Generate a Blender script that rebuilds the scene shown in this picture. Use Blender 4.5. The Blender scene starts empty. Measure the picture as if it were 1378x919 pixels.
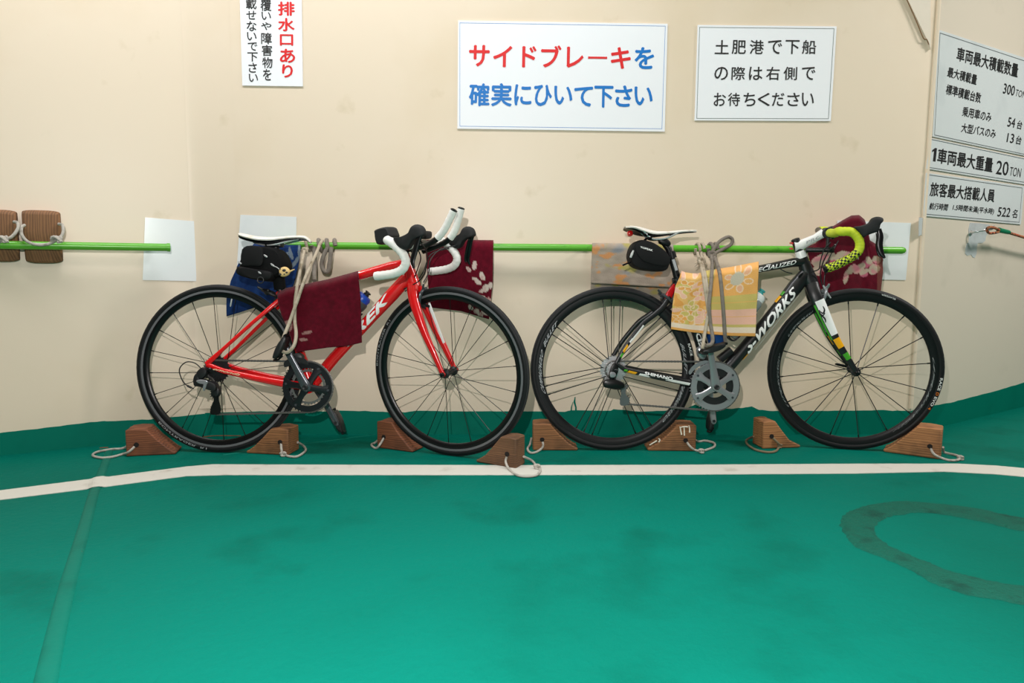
import bpy, bmesh, math, random
from mathutils import Vector, Matrix, noise
random.seed(7)
V = Vector
PI = math.pi
SC = bpy.context.scene
COL = SC.collection

# ------------------------------------------------------------------ camera
FPX, CW, CH = 950.0, 1378.0, 919.0
CAM_H, WALL_D = 0.76, 3.108
PITCH, YAW, ROLL = math.radians(6.25), math.radians(1.61), math.radians(0.37)


def _cam_rows():
    B = Matrix(((1, 0, 0), (0, 0, -1), (0, 1, 0)))
    c, s = math.cos(YAW), math.sin(YAW)
    Ry = Matrix(((c, -s, 0), (s, c, 0), (0, 0, 1)))
    c, s = math.cos(PITCH), math.sin(PITCH)
    Rp = Matrix(((1, 0, 0), (0, c, -s), (0, s, c)))
    c, s = math.cos(ROLL), math.sin(ROLL)
    Rr = Matrix(((c, -s, 0), (s, c, 0), (0, 0, 1)))
    return Rr @ Rp @ B @ Ry


RC = _cam_rows()
EYE = V((0.0, -WALL_D, CAM_H))
cd = bpy.data.cameras.new('camera')
cam = bpy.data.objects.new('camera', cd)
COL.objects.link(cam)
cd.sensor_fit = 'HORIZONTAL'
cd.sensor_width = 36.0
cd.lens = 36.0 * FPX / CW
cd.clip_start = 0.02
r0, r1, r2 = RC[0], RC[1], RC[2]
cam.matrix_world = Matrix(((r0[0], -r1[0], -r2[0], EYE.x), (r0[1], -r1[1], -r2[1], EYE.y),
                           (r0[2], -r1[2], -r2[2], EYE.z), (0, 0, 0, 1)))
SC.camera = cam

# ------------------------------------------------------------------ view, world, lights
SC.view_settings.view_transform = 'Standard'
SC.view_settings.look = 'None'
SC.view_settings.gamma = 1.0
SC.view_settings.use_curve_mapping = False
SC.view_settings.exposure = 0.17
SC.render.film_transparent = False
try:
    SC.cycles.use_denoising = True
    SC.cycles.max_bounces = 6
except Exception:
    pass
W = bpy.data.worlds.new('car_deck_air')
SC.world = W
W.use_nodes = True
W.node_tree.nodes['Background'].inputs[0].default_value = (1.0, 0.96, 0.93, 1)
W.node_tree.nodes['Background'].inputs[1].default_value = 0.07


def area_light(name, loc, target, sx, sy, power, color=(1, 1, 1), spread=180):
    d = bpy.data.lights.new(name, 'AREA')
    d.shape = 'RECTANGLE'
    d.size, d.size_y, d.energy, d.color = sx, sy, power, color
    d.spread = math.radians(spread)
    o = bpy.data.objects.new(name, d)
    COL.objects.link(o)
    o.location = loc
    o.rotation_euler = (V(target) - V(loc)).to_track_quat('-Z', 'Y').to_euler()
    return o


# the camera flash just above and left of the lens, a ceiling lamp, added fills
fl = bpy.data.lights.new('camera_flash', 'POINT')
fl.energy = 128
fl.shadow_soft_size = 0.012
fl.color = (1.0, 0.955, 0.93)
flo = bpy.data.objects.new('camera_flash', fl)
COL.objects.link(flo)
flo.location = (-0.13, -3.1, 1.12)
area_light('overhead_light', (-0.95, -1.0, 3.05), (-0.95, -1.0, 0), 3.2, 0.3, 57, (0.95, 0.95, 1.0))
area_light('overhead_light', (3.7, -1.3, 3.05), (3.7, -1.3, 0), 1.5, 0.4, 104, (1, 0.95, 0.92))  # unseen fill added to brighten the right wall
area_light('overhead_light', (0.1, -2.5, 2.7), (0.1, -2.5, 0), 0.8, 0.4, 24, (0.85, 0.96, 1.0), 80)  # narrow fill added to lift the deck floor near the camera


# ------------------------------------------------------------------ pixel rays to places in the hall
def ray(px, py):
    a, b = (px - CW / 2) / FPX, (py - CH / 2) / FPX
    return r0 * a + r1 * b + r2


def on_plane(px, py, p0, n):
    d = ray(px, py)
    return EYE + d * ((V(p0) - EYE).dot(n) / d.dot(n))


def FLR(px, py, z=0.0):
    return on_plane(px, py, (0, 0, z), V((0, 0, 1)))


NB = V((0, -1, 0))                      # normal of the long wall, into the hall
LC = V((-1.262, 0, 0))                  # foot of the left bend
RCN = V((1.903, 0, 0))                  # foot of the right bend
aL, aR = math.radians(27.4), math.radians(32)
DL, DR = V((-math.cos(aL), -math.sin(aL), 0)), V((math.cos(aR), math.sin(aR), 0))
NL = V((DL.y, -DL.x, 0)) * -1
NL = NL if NL.y < 0 else -NL
NR = V((DR.y, -DR.x, 0))


def WB(px, py, off=0.0):
    return on_plane(px, py, NB * off, NB)


def WL(px, py, off=0.0):
    return on_plane(px, py, LC + NL * off, NL)


def WR(px, py, off=0.0):
    return on_plane(px, py, RCN + NR * off, NR)


# ------------------------------------------------------------------ materials
def lin(c):
    out = []
    for x in c[:3]:
        x = x / 255.0
        out.append(x / 12.92 if x <= 0.04045 else ((x + 0.055) / 1.055) ** 2.4)
    return tuple(out) + (1.0,)


MATS = {}


def M(name, rgb, rough=0.5, metal=0.0, spec=0.5, bump=None, var=None, coat=0.0, alpha=1.0, trans=0.0):
    """bump=(scale,strength,distance); var=(scale, rgb2, lo, hi) noise mix towards a second colour"""
    if name in MATS:
        return MATS[name]
    m = bpy.data.materials.new(name)
    m.use_nodes = True
    nt = m.node_tree
    b = nt.nodes['Principled BSDF']
    b.inputs['Base Color'].default_value = lin(rgb)
    b.inputs['Roughness'].default_value = rough
    b.inputs['Metallic'].default_value = metal
    b.inputs['Specular IOR Level'].default_value = spec
    b.inputs['Coat Weight'].default_value = coat
    b.inputs['Alpha'].default_value = alpha
    b.inputs['Transmission Weight'].default_value = trans
    tc = nt.nodes.new('ShaderNodeTexCoord')
    if var:
        for k, v in enumerate(var if isinstance(var, list) else [var]):
            nz = nt.nodes.new('ShaderNodeTexNoise')
            nz.inputs['Scale'].default_value = v[0]
            nz.inputs['Detail'].default_value = 6
            nt.links.new(tc.outputs['Object'], nz.inputs['Vector'])
            mr = nt.nodes.new('ShaderNodeMapRange')
            mr.inputs['From Min'].default_value = v[2]
            mr.inputs['From Max'].default_value = v[3]
            nt.links.new(nz.outputs['Fac'], mr.inputs['Value'])
            mx = nt.nodes.new('ShaderNodeMix')
            mx.data_type = 'RGBA'
            src = b.inputs['Base Color'].links[0].from_socket if b.inputs['Base Color'].is_linked else None
            if src:
                nt.links.new(src, mx.inputs['A'])
            else:
                mx.inputs['A'].default_value = lin(rgb)
            mx.inputs['B'].default_value = lin(v[1])
            nt.links.new(mr.outputs['Result'], mx.inputs['Factor'])
            nt.links.new(mx.outputs['Result'], b.inputs['Base Color'])
    if bump:
        nz = nt.nodes.new('ShaderNodeTexNoise')
        nz.inputs['Scale'].default_value = bump[0]
        nz.inputs['Detail'].default_value = 5
        nt.links.new(tc.outputs['Object'], nz.inputs['Vector'])
        bp = nt.nodes.new('ShaderNodeBump')
        bp.inputs['Strength'].default_value = bump[1]
        bp.inputs['Distance'].default_value = bump[2]
        nt.links.new(nz.outputs['Fac'], bp.inputs['Height'])
        nt.links.new(bp.outputs['Normal'], b.inputs['Normal'])
    MATS[name] = m
    return m


def wood_mat(name, c1, c2, rings=38.0):
    m = M(name, c1, 0.75)
    nt = m.node_tree
    b = nt.nodes['Principled BSDF']
    tc = nt.nodes.new('ShaderNodeTexCoord')
    mp = nt.nodes.new('ShaderNodeMapping')
    mp.inputs['Scale'].default_value = (0.12, 1.0, 1.3)
    mp.inputs['Rotation'].default_value = (0.1, 0.12, 0.05)
    nt.links.new(tc.outputs['Object'], mp.inputs['Vector'])
    wv = nt.nodes.new('ShaderNodeTexWave')
    wv.wave_type = 'BANDS'
    wv.bands_direction = 'Z'
    wv.inputs['Scale'].default_value = rings * .8
    wv.inputs['Distortion'].default_value = 11.0
    wv.inputs['Detail'].default_value = 3.0
    wv.inputs['Detail Scale'].default_value = 0.7
    nt.links.new(mp.outputs['Vector'], wv.inputs['Vector'])
    nz = nt.nodes.new('ShaderNodeTexNoise')
    nz.inputs['Scale'].default_value = 9
    nz.inputs['Detail'].default_value = 8
    nt.links.new(tc.outputs['Object'], nz.inputs['Vector'])
    mx = nt.nodes.new('ShaderNodeMix')
    mx.data_type = 'RGBA'
    mx.inputs['A'].default_value = lin(c1)
    mx.inputs['B'].default_value = lin(c2)
    nf = nt.nodes.new('ShaderNodeTexNoise')
    nf.inputs['Scale'].default_value = 26
    nf.inputs['Detail'].default_value = 6
    nt.links.new(mp.outputs['Vector'], nf.inputs['Vector'])
    ml = nt.nodes.new('ShaderNodeMath')
    ml.operation = 'MULTIPLY'
    nt.links.new(wv.outputs['Fac'], ml.inputs[0])
    nt.links.new(nf.outputs['Fac'], ml.inputs[1])
    nt.links.new(ml.outputs[0], mx.inputs['Factor'])
    mr = nt.nodes.new('ShaderNodeMapRange')
    mr.inputs['From Min'].default_value = 0.48
    mr.inputs['From Max'].default_value = 0.72
    mr.inputs['To Max'].default_value = 0.6
    nt.links.new(nz.outputs['Fac'], mr.inputs['Value'])
    m2 = nt.nodes.new('ShaderNodeMix')
    m2.data_type = 'RGBA'
    nt.links.new(mx.outputs['Result'], m2.inputs['A'])
    m2.inputs['B'].default_value = lin((45, 28, 16))
    nt.links.new(mr.outputs['Result'], m2.inputs['Factor'])
    nt.links.new(m2.outputs['Result'], b.inputs['Base Color'])
    bp = nt.nodes.new('ShaderNodeBump')
    bp.inputs['Strength'].default_value = 0.25
    bp.inputs['Distance'].default_value = 0.001
    nt.links.new(wv.outputs['Fac'], bp.inputs['Height'])
    nt.links.new(bp.outputs['Normal'], b.inputs['Normal'])
    return m


def cloth_mat(name):
    """reads the printed or woven pattern from the mesh's colour attribute"""
    m = M(name, (128, 128, 128), 0.95, spec=0.1)
    nt = m.node_tree
    b = nt.nodes['Principled BSDF']
    at = nt.nodes.new('ShaderNodeAttribute')
    at.attribute_name = 'Col'
    nt.links.new(at.outputs['Color'], b.inputs['Base Color'])
    b.inputs['Sheen Weight'].default_value = 0.12
    tc = nt.nodes.new('ShaderNodeTexCoord')
    nz = nt.nodes.new('ShaderNodeTexNoise')
    nz.inputs['Scale'].default_value = 420
    nt.links.new(tc.outputs['Object'], nz.inputs['Vector'])
    bp = nt.nodes.new('ShaderNodeBump')
    bp.inputs['Strength'].default_value = 0.6
    bp.inputs['Distance'].default_value = 0.003
    nt.links.new(nz.outputs['Fac'], bp.inputs['Height'])
    nt.links.new(bp.outputs['Normal'], b.inputs['Normal'])
    return m


# ------------------------------------------------------------------ mesh building
class MB:
    def __init__(self):
        self.v, self.f, self.m = [], [], []

    def add(self, vs, fs, mi=0):
        n = len(self.v)
        self.v += [V(x) for x in vs]
        self.f += [tuple(i + n for i in f) for f in fs]
        self.m += [mi] * len(fs)
        return self

    def box(self, c, s, mat=None, mi=0):
        vs = []
        for x in (-.5, .5):
            for y in (-.5, .5):
                for z in (-.5, .5):
                    p = V((x * s[0], y * s[1], z * s[2]))
                    vs.append((mat @ p if mat else p) + V(c))
        return self.add(vs, [(0, 1, 3, 2), (4, 6, 7, 5), (0, 4, 5, 1), (2, 3, 7, 6), (0, 2, 6, 4), (1, 5, 7, 3)], mi)

    def rings(self, rs, cap=True, closed=False, mi=0):
        n = len(rs[0])
        vs = [p for r in rs for p in r]
        fs = []
        k = len(rs)
        for i in range(k if closed else k - 1):
            for j in range(n):
                a, b = i * n + j, i * n + (j + 1) % n
                c, d = ((i + 1) % k) * n + (j + 1) % n, ((i + 1) % k) * n + j
                fs.append((a, b, c, d))
        if cap and not closed:
            fs.append(tuple(range(n))[::-1])
            fs.append(tuple((k - 1) * n + j for j in range(n)))
        return self.add(vs, fs, mi)

    def tube(self, path, r, segs=10, closed=False, cap=True, mi=0):
        path = [V(p) for p in path]
        n = len(path)
        rad = r if isinstance(r, (list, tuple)) else [r] * n
        if len(rad) != n:
            rad = [rad[0] + (rad[-1] - rad[0]) * i / (n - 1) for i in range(n)]
        nrm = None
        rs = []
        for i, p in enumerate(path):
            if closed:
                t = path[(i + 1) % n] - path[i - 1]
            else:
                t = path[min(i + 1, n - 1)] - path[max(i - 1, 0)]
            t = t.normalized() if t.length > 1e-9 else V((0, 0, 1))
            if nrm is None:
                a = V((0, 0, 1)) if abs(t.z) < 0.9 else V((1, 0, 0))
                nrm = (a - t * a.dot(t)).normalized()
            else:
                nrm = nrm - t * nrm.dot(t)
                nrm = nrm.normalized() if nrm.length > 1e-6 else t.orthogonal().normalized()
            bn = t.cross(nrm)
            rs.append([p + (nrm * math.cos(2 * PI * j / segs) + bn * math.sin(2 * PI * j / segs)) * rad[i] for j in range(segs)])
        return self.rings(rs, cap, closed, mi)

    def sweep(self, path, ra, rb, segs=16, side=V((0, 1, 0)), power=2.0, mi=0):
        """tube with elliptic section: ra across, in the plane; rb along 'side'"""
        path = [V(p) for p in path]
        n = len(path)

        def ex(r):
            if not isinstance(r, (list, tuple)):
                return [r] * n
            if len(r) == n:
                return list(r)
            return [r[0] + (r[-1] - r[0]) * i / (n - 1) for i in range(n)]
        ra, rb = ex(ra), ex(rb)
        rs = []
        for i, p in enumerate(path):
            t = (path[min(i + 1, n - 1)] - path[max(i - 1, 0)]).normalized()
            nn = side.cross(t).normalized()
            bb = t.cross(nn).normalized()
            ring = []
            for j in range(segs):
                a = 2 * PI * j / segs
                c, s = math.cos(a), math.sin(a)
                c = math.copysign(abs(c) ** (2 / power), c)
                s = math.copysign(abs(s) ** (2 / power), s)
                ring.append(p + nn * ra[i] * c + bb * rb[i] * s)
            rs.append(ring)
        return self.rings(rs, True, False, mi)

    def lathe(self, prof, o=(0, 0, 0), axis=V((0, 1, 0)), segs=32, loop=False, mi=0, cap=True):
        """prof: list of (radius, height along axis)"""
        axis = V(axis).normalized()
        a = V((1, 0, 0)) if abs(axis.x) < 0.9 else V((0, 0, 1))
        u = (a - axis * a.dot(axis)).normalized()
        w = axis.cross(u)
        o = V(o)
        rs = []
        for j in range(segs):
            an = 2 * PI * j / segs
            d = u * math.cos(an) + w * math.sin(an)
            rs.append([o + d * r + axis * h for r, h in prof])
        n, k = len(prof), segs
        vs = [p for r in rs for p in r]
        fs = []
        for i in range(k):
            for j in range(n if loop else n - 1):
                fs.append((i * n + j, ((i + 1) % k) * n + j, ((i + 1) % k) * n + (j + 1) % n, i * n + (j + 1) % n))
        if not loop and cap:
            fs.append(tuple(i * n for i in range(k))[::-1])
            fs.append(tuple(i * n + n - 1 for i in range(k)))
        return self.add(vs, fs, mi)

    def prism(self, out, a, b, f=None, mi=0):
        """outline [(u,v)] between lateral a and b; f(u,w,v)->point"""
        f = f or (lambda u, w, v: V((u, w, v)))
        n = len(out)
        vs = [f(u, a, v) for u, v in out] + [f(u, b, v) for u, v in out]
        fs = [tuple(range(n)), tuple(range(n, 2 * n))[::-1]]
        fs += [(i, i + n, (i + 1) % n + n, (i + 1) % n) for i in range(n)]
        return self.add(vs, fs, mi)

    def puff(self, out, a, b, n=5, k=3.0, f=None, mi=0, mn=0.55):
        """rounded body: outline scaled down towards both sides"""
        f = f or (lambda u, w, v: V((u, w, v)))
        cu = sum(p[0] for p in out) / len(out)
        cv = sum(p[1] for p in out) / len(out)
        rs = []
        for i in range(n + 1):
            x = -math.cos(PI * i / n)
            s = mn + (1 - mn) * max(0.0, 1 - abs(x) ** k) ** (1 / k)
            w = a + (b - a) * (x + 1) / 2
            rs.append([f(cu + (u - cu) * s, w, cv + (v - cv) * s) for u, v in out])
        return self.rings(rs, True, False, mi)

    def ball(self, c, r, seg=10, mi=0, s=(1, 1, 1)):
        rs = []
        c = V(c)
        for i in range(1, seg):
            a = PI * i / seg
            rs.append([c + V((math.cos(2 * PI * j / (seg + 4)) * math.sin(a) * r * s[0], math.sin(2 * PI * j / (seg + 4)) * math.sin(a) * r * s[1], math.cos(a) * r * s[2])) for j in range(seg + 4)])
        return self.rings(rs, True, False, mi)

    def build(self, name, mats, parent=None, smooth=True, X=None, sharp=38, world=False, bevel=None, subsurf=0):
        if not isinstance(mats, (list, tuple)):
            mats = [mats]
        vs = [X @ p for p in self.v] if X is not None else [p.copy() for p in self.v]
        org = None
        if parent is None:
            xs, ys, zs = [p.x for p in vs], [p.y for p in vs], [p.z for p in vs]
            org = V(((min(xs) + max(xs)) / 2, (min(ys) + max(ys)) / 2, min(zs)))
            vs = [p - org for p in vs]
        elif world:
            inv = ROOTM[parent.name].inverted()
            vs = [inv @ p for p in vs]
        me = bpy.data.meshes.new(name)
        me.from_pydata([tuple(p) for p in vs], [], self.f)
        for mt in mats:
            me.materials.append(mt)
        me.polygons.foreach_set('material_index', self.m)
        bm = bmesh.new()
        bm.from_mesh(me)
        bmesh.ops.recalc_face_normals(bm, faces=bm.faces)
        bm.to_mesh(me)
        bm.free()
        if smooth:
            me.shade_smooth()
            me.set_sharp_from_angle(angle=math.radians(sharp))
        me.update()
        o = bpy.data.objects.new(name, me)
        COL.objects.link(o)
        if parent is not None:
            o.parent = parent
            ROOTM[o.name] = ROOTM[parent.name]
        else:
            o.location = org
            ROOTM[o.name] = Matrix.Translation(org)
        if bevel:
            md = o.modifiers.new('bevel', 'BEVEL')
            md.width, md.segments, md.limit_method, md.angle_limit = bevel, 2, 'ANGLE', math.radians(40)
        if subsurf:
            md = o.modifiers.new('sub', 'SUBSURF')
            md.levels = md.render_levels = subsurf
        return o


ROOTM = {}


def thing(name, label, cat, mat, group=None):
    o = bpy.data.objects.new(name, None)
    COL.objects.link(o)
    o.empty_display_size = 0.1
    if not isinstance(mat, Matrix):
        mat = Matrix.Translation(V(mat))
    o.matrix_world = mat
    ROOTM[o.name] = mat.copy()
    return tag(o, label, cat, group)


def tag(o, label, cat, group=None):
    o['label'] = label
    o['category'] = cat
    if group:
        o['group'] = group
    return o


def struct(o, label=None):
    o['kind'] = 'structure'
    if label:
        o['label'] = label
    return o


def catmull(pts, k=6, closed=False):
    pts = [V(p) for p in pts]
    n = len(pts)
    out = []
    for i in range(n if closed else n - 1):
        if closed:
            p0, p1, p2, p3 = pts[i - 1], pts[i], pts[(i + 1) % n], pts[(i + 2) % n]
        else:
            p1, p2 = pts[i], pts[i + 1]
            p0 = pts[i - 1] if i > 0 else p1 * 2 - p2
            p3 = pts[i + 2] if i + 2 < n else p2 * 2 - p1
        for j in range(k):
            t = j / k
            out.append(0.5 * (p1 * 2 + (p2 - p0) * t + (p0 * 2 - p1 * 5 + p2 * 4 - p3) * t * t + (p1 * 3 - p0 - p2 * 3 + p3) * t ** 3))
    if not closed:
        out.append(pts[-1])
    return out


def smooth2(out, k=4):
    return [(p.x, p.y) for p in catmull([V((a, b, 0)) for a, b in out], k, True)]


_TXT = {}


def glyphs(body, bold=0.0, cuts=0, res=3):
    """a line of lettering as flat triangles inside the unit square, plus its width/height ratio"""
    key = (body, bold, cuts, res)
    if key in _TXT:
        return _TXT[key]
    c = bpy.data.curves.new('lettering', 'FONT')
    c.body = body
    c.size = 1
    c.resolution_u = res
    c.dimensions = '2D'
    c.fill_mode = 'FRONT'
    o = bpy.data.objects.new('lettering', c)
    COL.objects.link(o)
    dg = bpy.context.evaluated_depsgraph_get()
    ev = o.evaluated_get(dg)
    me = bpy.data.meshes.new_from_object(ev)
    bpy.data.objects.remove(o)
    bpy.data.curves.remove(c)
    xs = [v.co.x for v in me.vertices]
    ys = [v.co.y for v in me.vertices]
    x0, x1, y0, y1 = min(xs), max(xs), min(ys), max(ys)
    bm = bmesh.new()
    bm.from_mesh(me)
    for v in bm.verts:
        v.co.x = (v.co.x - x0) / max(1e-6, x1 - x0)
        v.co.y = (v.co.y - y0) / max(1e-6, y1 - y0)
        v.co.z = 0
    for i in range(1, cuts + 1):
        g = bm.verts[:] + bm.edges[:] + bm.faces[:]
        bmesh.ops.bisect_plane(bm, geom=g, plane_co=(0, i / (cuts + 1), 0), plane_no=(0, 1, 0))
    bm.verts.ensure_lookup_table()
    bm.verts.index_update()
    res_ = ([(v.co.x, v.co.y) for v in bm.verts], [tuple(v.index for v in f.verts) for f in bm.faces], (x1 - x0) / (y1 - y0))
    bm.free()
    bpy.data.meshes.remove(me)
    _TXT[key] = res_
    return res_


def letter(mb, body, f, bold=0.0, cuts=0, mi=0, shear=0.0, res=3, out=(0, -1, 0)):
    if body == '1':
        one = [(.42, 0), (1, 0), (1, 1), (.55, 1), (.0, .80), (.0, .66), (.42, .76)]
        return mb.add([f(x, y) for x, y in one], [tuple(range(7))], mi)
    vs, fs, asp = glyphs(body, 0.0, cuts, res)
    # heavier weight: the same strokes laid again a hair to each side
    sh = [(0, 0)] if bold <= 0 else [(-bold / max(asp, .3), 0), (bold / max(asp, .3), 0), (0, -bold), (0, bold)]
    # each layer a hair prouder than the last, along the face's own normal
    o0, o1, o2 = f(0.2, 0.5), f(0.8, 0.5), f(0.5, 0.9)
    nn = (o1 - o0).cross(o2 - o0).normalized()
    if nn.dot(V(out)) < 0:
        nn = -nn
    for k, (dx, dy) in enumerate(sh):
        mb.add([f(x + dx + shear * (y - .5), y + dy) + nn * (.00022 * k) for x, y in vs], fs, mi)
    return mb

# ================================================================== the hall
CREAM = M('cream_wall_paint', (228, 211, 188), 0.42, bump=(30, .08, .004),
          var=[(1.3, (218, 198, 168), .5, .85), (7, (208, 190, 160), .66, .85)])
GREYISH = M('grey_cream_wall_paint', (217, 206, 188), 0.45, bump=(18, .12, .006), var=[(3.5, (200, 190, 172), .55, .8)])
GREEN = M('green_deck_paint', (0, 103, 88), 0.62, spec=.05, bump=(55, .45, .006), var=[(1.1, (0, 93, 77), .5, .8), (4, (0, 92, 77), .55, .72), (300, (0, 78, 64), .73, .78)])
GREEN_SKIRT = M('green_skirting_paint', (0, 110, 92), 0.5, spec=.1, bump=(20, .2, .004), var=(6, (0, 102, 85), .5, .75))
GREEN_ROUGH = M('rough_green_paint', (0, 84, 68), 0.7, spec=.2, bump=(90, .9, .008), var=[(14, (0, 64, 52), .5, .7)])
WHITE_LINE = M('white_line_paint', (200, 197, 187), 0.6, spec=.2, bump=(40, .2, .003), var=[(12, (176, 170, 158), .6, .75)])
CEIL = M('ceiling_paint', (214, 206, 190), 0.6)

H_W = 3.3
Lend, Rend = LC + DL * 4.6, RCN + DR * 6.0

b = MB()
b.add([(-9, -7.5, 0), (9, -7.5, 0), (9, 5, 0), (-9, 5, 0)], [(0, 1, 2, 3)])
b.add([(-9, -7.5, -.1), (9, -7.5, -.1), (9, 5, -.1), (-9, 5, -.1)], [(3, 2, 1, 0)])
struct(b.build('floor', GREEN, smooth=False), 'green painted steel car deck floor')


def wall(name, a, c, n, mat, h=H_W, th=0.08):
    m = MB()
    a, c = V(a), V(c)
    q = [a, c, c - n * th, a - n * th]
    vs = q + [p + V((0, 0, h)) for p in q]
    m.add(vs, [(0, 1, 5, 4), (1, 2, 6, 5), (2, 3, 7, 6), (3, 0, 4, 7), (4, 5, 6, 7), (3, 2, 1, 0)])
    return struct(m.build(name, mat, smooth=False))


wall('wall_back', LC, RCN, NB, CREAM)
wall('wall_left', Lend, LC, NL, CREAM)
wall('wall_right', RCN, Rend, NR, GREYISH)
# the long wall's plating is bent, not welded, at its left end
m = MB()
q0, q2 = LC + DL * .035, LC + V((.16, 0, 0))
rings = []
for k in range(13):
    t = k / 12
    p = q0 * (1 - t) ** 2 + LC * 2 * t * (1 - t) + q2 * t * t + NB * .0008
    rings.append(p)
m.add([V((p.x, p.y, z)) for p in rings for z in (.118, H_W)], [(2 * k, 2 * k + 2, 2 * k + 3, 2 * k + 1) for k in range(12)])
struct(m.build('trim_14', CREAM, sharp=80), 'rounded bend of the cream wall plating')
m = MB()
m.box((0, -1.25, H_W + .05), (18, 12.5, .1))
struct(m.build('ceiling', CEIL, smooth=False))


# painted green skirting, its wavy brush edge traced along each wall
def skirt(name, wf, top, bot_dir, a, c, n):
    mb = MB()
    pts = [p if isinstance(p, V) else wf(*p, .004) for p in top]
    k = []
    for i in range(len(pts) - 1):
        for j in range(6):
            t = j / 6
            p = pts[i].lerp(pts[i + 1], t)
            k.append(p + V((0, 0, .0022 * noise.noise(p * 31.0) + .0015 * noise.noise(p * 90.0))))
    k.append(pts[-1])
    vs, fs = [], []
    for p in k:
        vs += [V((p.x, p.y, 0)), p, p - n * .006]
    for i in range(len(k) - 1):
        o = i * 3
        fs += [(o, o + 3, o + 4, o + 1), (o + 1, o + 4, o + 5, o + 2)]
    mb.add(vs, fs)
    return struct(mb.build(name, GREEN_SKIRT, smooth=False))


LCz = WB(277, 556)
skirt('baseboard_left', WL, [(-560, 640), (-200, 603), (0, 582.5), (60, 576), (120, 568.5), (141, 566.5), (146, 567), (200, 564.5), (250, 559.5), (296, 555)], None, Lend, LC, NL)
skirt('baseboard_back', WB, [(272, 556), (290, 555.5), (340, 554), (400, 553.5), (442, 554), (449, 553), (500, 553.5), (545, 555), (560, 553), (640, 553.5), (700, 553.5), (760, 554), (768, 552), (822, 553), (826, 551), (860, 554), (895, 553), (925, 549), (935, 545), (950, 548), (985, 550), (1000, 549), (1012, 547), (1022, 552), (1045, 553), (1090, 553), (1140, 552.5), (1190, 552), RCN + V((-.002, -.004, .107))], None, LC, RCN, NB)
skirt('baseboard_right', WR, [RCN + V((.0, -.004, .107)), (1240, 549), (1262, 545), (1280, 542), (1310, 534), (1345, 525), (1378, 515), (1420, 502.5), WR(1420, 502.5, .004) + DR * 4], None, RCN, Rend, NR)

# green paint dribbles on the long wall above the skirting
for k_, tr in enumerate([[(774, 534), (773, 541), (775, 548), (775, 555)], [(771, 541), (769, 548), (768.5, 555)]]):
    mb = MB()
    mb.sweep([WB(*p, .0015) for p in tr], [.0015, .0045, .0035, .004] if k_ == 0 else [.001, .0025, .003], .001, 8, side=V((0, 1, 0)))
    struct(mb.build('trim_%d' % (5 + k_), GREEN_SKIRT))


def strip(name, near, far, mat, z=.002, wob=.0015):
    mb = MB()
    A = [FLR(*p) for p in near]
    Bp = [FLR(*p) for p in far]
    a2, b2 = [], []
    for i in range(len(A) - 1):
        for j in range(40):
            t = j / 40
            p, q = A[i].lerp(A[i + 1], t), Bp[i].lerp(Bp[i + 1], t)
            a2.append(p + V((0, wob * noise.noise(p * 40), 0)))
            b2.append(q + V((0, wob * noise.noise(q * 40), 0)))
    a2.append(A[-1]); b2.append(Bp[-1])
    n = len(a2)
    # the paint runs on over the weld seam
    s0_, s1_ = FLR(136, 636), FLR(127, 662)
    for p in a2 + b2:
        xs = s0_.x + (s1_.x - s0_.x) * (p.y - s0_.y) / (s1_.y - s0_.y)
        p.z += .0052 * math.exp(-((p.x - xs) / .022) ** 4)
    n = len(a2)
    vs = [p + V((0, 0, z)) for p in a2] + [p + V((0, 0, z)) for p in b2] + [p for p in a2] + [p for p in b2]
    fs = []
    for i in range(n - 1):
        fs += [(i, i + 1, n + i + 1, n + i), (2 * n + i, 2 * n + i + 1, i + 1, i), (n + i, n + i + 1, 3 * n + i + 1, 3 * n + i)]
    mb.add(vs, fs)
    return struct(mb.build(name, mat, smooth=False))


strip('trim_1', [(-420, 725), (0, 673), (130, 657), (250, 641), (300, 639.5), (480, 639.5), (700, 639.5), (900, 639), (1150, 637.5), (1270, 635), (1340, 638.5), (1378, 642), (1700, 668)],
      [(-420, 703), (0, 660.5), (130, 644), (250, 628.5), (285, 625.3), (480, 626), (700, 626.5), (900, 626), (1150, 624.5), (1290, 624.5), (1340, 627), (1378, 630.5), (1700, 655)], WHITE_LINE)
bpy.data.objects['trim_1']['label'] = 'white painted line on the green deck'

# the ring of rough repainted deck at the right
outer = [(1378, 697), (1320, 685), (1270, 678.5), (1210, 674.5), (1165, 681), (1140, 690), (1131, 703), (1135, 715), (1150, 735), (1190, 752), (1230, 770), (1255, 785), (1300, 800), (1345, 808), (1378, 814), (1470, 824), (1600, 818), (1680, 790), (1650, 745), (1540, 715)]
inner = [(1378, 715), (1330, 704), (1280, 694.5), (1240, 690), (1200, 695), (1180, 705), (1177, 715), (1182, 724), (1198, 735), (1220, 745), (1250, 757), (1275, 767), (1310, 776), (1345, 784), (1378, 789), (1460, 797), (1555, 793), (1610, 777), (1590, 750), (1510, 729)]
ro = catmull([FLR(*p) for p in outer], 10, True)
ri = catmull([FLR(*p) for p in inner], 10, True)
mb = MB()
n = len(ro)
vs = []
for i in range(n):
    a, c = ro[i], ri[i]
    d = (c - a).normalized()
    for k in range(9):
        t = k / 8
        p = a.lerp(c, t)
        if k in (0, 8):
            p = p + d * (.006 * noise.noise(p * 45) + .004 * noise.noise(p * 130))
        zz = 0.0004 if k in (0, 8) else (.0042 + .0012 * noise.noise(p * 60) + .0012 * noise.noise(p * 170))
        vs.append(V((p.x, p.y, zz)))
fs = [(i * 9 + k, ((i + 1) % n) * 9 + k, ((i + 1) % n) * 9 + k + 1, i * 9 + k + 1) for i in range(n) for k in range(8)]
mb.add(vs, fs)
struct(mb.build('trim_2', GREEN_ROUGH), 'ring of rough dark green repainted deck')

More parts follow.
